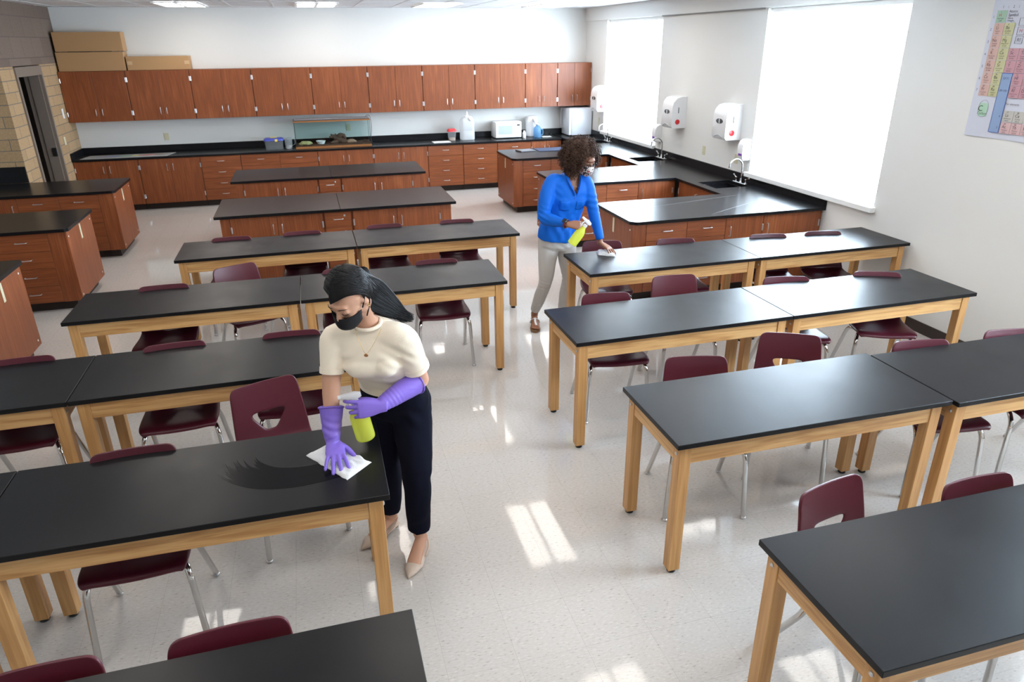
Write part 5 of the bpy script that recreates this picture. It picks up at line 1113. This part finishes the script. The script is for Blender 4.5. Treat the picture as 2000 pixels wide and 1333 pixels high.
mm = mat('patterned_mask_fabric', (.7, .7, .7), .8); nt = mm.node_tree; tc = nd(mm, 'ShaderNodeTexCoord'); vo = nd(mm, 'ShaderNodeTexNoise'); vo.inputs['Scale'].default_value = 42; vo.inputs['Detail'].default_value = 1
rp_ = ramp(mm, [(.0, (.03, .02, .02)), (.46, (.05, .03, .03)), (.50, (.72, .70, .68)), (.58, (.74, .72, .70)), (.62, (.35, .10, .12))]); nt.links.new(tc.outputs['Object'], vo.inputs['Vector']); nt.links.new(vo.outputs['Fac'], rp_.inputs['Fac']); nt.links.new(rp_.outputs['Color'], nt.nodes['Principled BSDF'].inputs['Base Color'])
mask(H2, W2, mm)
q = nb(); P = lambda x, y, z: H2 @ V((x, y, z))
for s in (-1, 1):
    c = V((s*.033, .098, -.004)); pts = [P(c.x+.026*math.cos(k*math.pi/12), c.y-.10*abs(c.x+.026*math.cos(k*math.pi/12))**1.5*1.0, c.z+.019*math.sin(k*math.pi/12)) for k in range(25)]; tube(q, pts, .0022, 6)
    tube(q, [P(s*.058, .084, .004), P(s*.078, .03, .004), P(s*.078, -.02, .0)], .0022, 6)
tube(q, [P(-.008, .099, .0), P(.008, .099, .0)], .0022, 6)
pobj('glasses', q, mat('dark_glasses_frame', (.015, .015, .02), .25), W2)
# blouse with open neck
q = nb(); rg = [(V((1.995, 5.645, .870)), .182, .138, rv, fv), (V((1.995, 5.635, .93)), .180, .135, rv, fv), (V((2.003, 5.62, 1.02)), .165, .122, rv, fv), (V((2.025, 5.595, 1.13)), .165, .125, rv, fv), (V((2.042, 5.575, 1.22)), .168, .128, rv, fv), (V((2.052, 5.565, 1.30)), .175, .112, rv, fv), (V((2.055, 5.560, 1.360)), .170, .088, rv, fv), (V((2.057, 5.560, 1.395)), .125, .072, rv, fv), (V((2.060, 5.556, 1.42)), .070, .060, rv, fv)]
torso(q, rg, None)
for s in (-1, 1): ell(q, V((2.045, 5.58, 1.215))+fv*.085+rv*(s*.070), (.062, .052, .058), 16)
tube(q, smooth_path([V((1.97, 5.56, 1.368)), RS, RS.lerp(RE, .5)+V((-.008, 0, 0)), RE, RE.lerp(RW, .45)+V((0, 0, -.006)), RE.lerp(RW, .88)], 4), interp([.056, .058, .058, .055, .050, .036], 4), 20)
tube(q, smooth_path([V((2.14, 5.555, 1.358)), LS, LS.lerp(LE, .5), LE, LE.lerp(LW, .5), LE.lerp(LW, .90)], 4), interp([.056, .057, .054, .050, .044, .035], 4), 20)
bl = union(q, .0075, 6); displace(bl, .012, (8, 8, 5), 3)
wrinkle(bl, [(RE, V((.3, -.2, .9)), .035, .006, .13), (V((1.98, 5.50, 1.0)), V((.9, 0, .45)), .075, .007, .20), (V((2.10, 5.50, .95)), V((1, 0, -.3)), .07, .008, .20), (LS.lerp(LE, .6), V((.2, 0, 1)), .05, .005, .14), (V((1.93, 5.52, 1.28)), V((.7, 0, .7)), .05, .004, .10)])
kill = []
for f in bl.faces:
    c = f.calc_center_median(); d_ = c-V((2.060, 5.56, 1.40)); a = d_.dot(rv); fr = d_.dot(fv)
    if fr > .02 and c.z > 1.255 and abs(a+.012) < .052*(c.z-1.255)/.15: kill.append(f)
bmesh.ops.delete(bl, geom=kill, context='FACES')
from mathutils.bvhtree import BVHTree
bvt = BVHTree.FromBMesh(bl)
M['blue'] = mat('bright_blue_crepe', (.003, .125, .60), .6, spec=.25); o = pobj('blouse', bl, 'blue', W2); m_ = o.modifiers.new('s', 'SOLIDIFY'); m_.thickness = .003; m_.offset = -1
q = nb()
nk0 = V((2.060, 5.56, 1.425))
tube(q, smooth_path([V((2.075, 5.432, 1.262)), V((2.035, 5.452, 1.33)), V((2.005, 5.492, 1.400)), V((2.02, 5.555, 1.435)), V((2.065, 5.60, 1.445)), V((2.115, 5.555, 1.435)), V((2.128, 5.492, 1.395)), V((2.105, 5.448, 1.33)), V((2.075, 5.432, 1.262))], 5), .0085, 8, .5); obj_rel('collar', q, M['blue'], o)
for s, ln in ((1, 0), (-1, 0)):
    q = nb(); c = V((2.045, 5.575, 1.195))+rv*(s*.072); pts = []
    for (a, z) in ((-.042, .042), (.042, .042), (.042, -.035), (0, -.050), (-.042, -.035)): pts.append((a, z))
    f0 = [c+rv*a+V((0, 0, z)) for a, z in pts]
    for p_ in (0, 1): pass
    
    grid = [[None]*7 for _ in range(7)]
    for gi in range(7):
        for gj in range(7):
            a_, z_ = -.042+.084*gi/6, .042-.080*gj/6-.010*(1-abs(gi-3)/3)*(gj/6); hit = bvt.ray_cast(c+rv*a_+V((0, 0, z_))+fv*.4, -fv); grid[gi][gj] = q.verts.new((hit[0] if hit[0] else c+rv*a_+V((0, 0, z_))+fv*.12)+fv*.003)
    for gi in range(6):
        for gj in range(6): q.faces.new((grid[gi][gj], grid[gi+1][gj], grid[gi+1][gj+1], grid[gi][gj+1]))
    ob = obj_rel('chest_pocket', q, M['blue'], o); m_ = ob.modifiers.new('s', 'SOLIDIFY'); m_.thickness = .002
q = nb()
for z in (1.235, 1.175, 1.115, 1.055, .995, .935): hit = bvt.ray_cast(V((2.064-.20*(1.235-z), 5.0, z)), V((0, 1, 0))); ell(q, (hit[0] or V((2.06, 5.45, z))), (.0055, .0035, .0055), 10)
obj_rel('buttons', q, mat('blue_button', (.004, .07, .42), .3), o)
# jeans
q = nb()
loft(q, [(V((1.995, 5.648, .96)), rv*.145, fv*.105), (V((1.997, 5.655, .88)), rv*.172, fv*.125), (V((1.998, 5.66, .81)), rv*.172, fv*.122), (V((1.998, 5.66, .77)), rv*.12, fv*.09)], 24)
tube(q, smooth_path([HR+V((-.005, 0, -.03)), HR.lerp(KR, .5), KR, KR.lerp(AR, .45), V((AR.x+.002, AR.y-.02, .135))], 4), interp([.094, .082, .060, .057, .046], 4), 20)
tube(q, smooth_path([HL+V((.0, 0, -.03)), HL.lerp(KL, .5), KL, KL.lerp(AL, .45), V((AL.x, AL.y-.02, .135))], 4), interp([.092, .080, .058, .056, .046], 4), 20)
jn = union(q, .008, 6); displace(jn, .006, (8, 8, 6), 9); wrinkle(jn, [(KR+V((0, -.05, -.02)), V((.2, 0, 1)), .035, .005, .12), (V((1.86, 5.75, .22)), V((0, 0, 1)), .03, .004, .12), (KL, V((0, 0, 1)), .04, .004, .12), (V((2.0, 5.54, .82)), V((.6, 0, .8)), .05, .005, .12)])
pobj('jeans', jn, mat('light_grey_denim', (.50, .48, .46), .85, spec=.2, bump=(500, .3, .001)), W2)
# sandals
for toe, heel, sg in ((toeR, heelR, 1), (toeL, heelL, -1)):
    d = toe-heel; L = d.length; d.normalize(); sd = V((-d.y, d.x, 0)); q = nb(); P = lambda t_, a, z: heel+d*(L*t_)+sd*a+V((0, 0, z))
    loft(q, [(P(-.06, 0, .011), sd*.018, V((0, 0, .010))), (P(0, 0, .011), sd*.032, V((0, 0, .010))), (P(.35, 0, .011), sd*.034, V((0, 0, .010))), (P(.72, 0, .011), sd*.047, V((0, 0, .010))), (P(.95, 0, .011), sd*.044, V((0, 0, .010))), (P(1.06, 0, .011), sd*.022, V((0, 0, .010)))], 18, True, .8)
    sh = pobj('sandal', q, mat('cork_footbed', (.22, .12, .06), .8), W2, 60)
    for pts in ([P(.30, .038, .02), P(.42, .030, .062), P(.46, 0, .082), P(.42, -.030, .062), P(.30, -.038, .02)], [P(.46, 0, .083), P(.62, 0, .066), P(.78, .008*sg, .050), P(.84, .010*sg, .028)], [P(.05, .03, .03), P(-.02, .02, .055), P(-.04, 0, .06), P(-.02, -.02, .055), P(.05, -.03, .03)]):
        q = nb(); tube(q, smooth_path(pts, 5), .010, 8, .30, True, (0, 0, 1)); obj_rel('strap', q, M['white_p'], sh)
# wristwatch
q = nb(); wd = (RW-RE).normalized(); a_ = V((-.1, -.75, .65)); a_ = (a_-wd*a_.dot(wd)).normalized(); wc = RW-wd*.022
tube(q, [wc+(a_*math.cos(k*math.pi/10)+wd.cross(a_)*math.sin(k*math.pi/10))*.0345 for k in range(21)], .011, 8, .25, True, None); wt = pobj('wristwatch', q, mat('maroon_watch_strap', (.16, .02, .04), .5), W2)
q = nb(); Bm = basis(wd, a_, wc+a_*.040); bx(q, -.020, .020, -.018, .018, -.006, .006, .004, 2, Bm); obj_rel('watch_case', q, M['smoke'], wt)
q = nb(); bx(q, -.018, .018, -.016, .016, .0052, .0085, .002, 1, Bm); obj_rel('watch_face', q, M['black'], wt)
# curly hair
M['curl'] = mat('brown_curly_hair', (.060, .029, .018), .6, spec=.3)
q = nb(); random.seed(8); R3 = H2.to_3x3(); HCc = HC2+V((-.030, .030, .030))
def inface(p):
    l = H2.inverted() @ p; return l.y > .050 and abs(l.x) < .060 and -.16 < l.z < .058
vs = bmesh.ops.create_icosphere(q, subdivisions=5, radius=1)['verts']
for v in vs:
    n = v.co.copy(); p = V((n.x*.142, n.y*.128, n.z*(.132 if n.z > 0 else .150))); p *= 1+.16*noise.noise(n*3.2)+.08*noise.noise(n*8); v.co = HCc+p
bmesh.ops.delete(q, geom=[v for v in q.verts if (lambda l: l.y > .02 and abs(l.x) < .070 and l.z < .066)(H2.inverted() @ v.co)], context='VERTS')
for k in range(1150):
    z = random.uniform(-1, 1); a = random.uniform(0, 6.283); r_ = math.sqrt(1-z*z); n = V((r_*math.cos(a), r_*math.sin(a), z))
    p = HCc+V((n.x*.136, n.y*.122, n.z*(.126 if z > 0 else .142))); lc = H2.inverted() @ p
    if lc.y > .03 and abs(lc.x) < .066 and lc.z < .062: continue
    d = (n*.9+V((random.uniform(-.5, .5), random.uniform(-.5, .5), random.uniform(-.9, .2)))).normalized(); L = random.uniform(.040, .075); rad = random.uniform(.006, .011); a1 = d.orthogonal().normalized(); a2 = d.cross(a1); ph = random.uniform(0, 6); pts = []
    for i in range(15):
        t_ = i/14; pts.append(p+d*(L*t_-.012)+V((0, 0, -.02*t_*t_))+(a1*math.cos(ph+t_*13)+a2*math.sin(ph+t_*13))*rad)
    if any(inface(p_) for p_ in pts[7:]): continue
    tube(q, pts, [.0034*(1-.5*i/14) for i in range(15)], 5)
pobj('hair', q, 'curl', W2, 180)
spray_bottle((1.975, 5.262, .905), (2.115, 5.245, 1.095), 'spray bottle of yellow cleaner held tilted by the person in blue', .040)
towel('cleaning_cloth', 'crumpled white cloth under the bare hand on the rear window-side table', [(2.255, 5.36), (2.275, 5.455), (2.425, 5.395), (2.375, 5.265)], TZ, 'terry', .022, 20, .014, 4)

# light glints painted as strips, each a part of the top it runs across
def glint(parent, p0, p1, z, w_=.004):
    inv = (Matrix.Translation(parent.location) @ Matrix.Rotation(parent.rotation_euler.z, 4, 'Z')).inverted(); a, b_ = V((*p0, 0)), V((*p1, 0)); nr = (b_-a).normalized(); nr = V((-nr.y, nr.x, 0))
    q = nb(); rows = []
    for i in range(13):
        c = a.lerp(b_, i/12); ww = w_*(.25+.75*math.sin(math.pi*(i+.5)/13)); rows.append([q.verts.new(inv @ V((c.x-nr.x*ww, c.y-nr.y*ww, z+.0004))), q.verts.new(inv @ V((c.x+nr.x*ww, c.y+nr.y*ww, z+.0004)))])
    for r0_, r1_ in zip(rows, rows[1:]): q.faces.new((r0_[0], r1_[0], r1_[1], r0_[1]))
    obj('glint_line', q, M['glint_tone'], parent, 0)
M['glint_tone'] = mat('painted_glint', (.16, .17, .18), .5)
rt = [o for o in bpy.data.objects if str(o.get('label', '')).startswith('rearmost table touching')][0]; glint(rt, (3.81, 4.93), (4.70, 5.30), TZ)
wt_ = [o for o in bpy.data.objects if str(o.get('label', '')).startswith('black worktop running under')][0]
for a, b_ in (((3.80, 6.16), (4.62, 6.60)), ((3.25, 6.62), (4.62, 6.93))): glint(wt_, a, b_, ZC, .003)
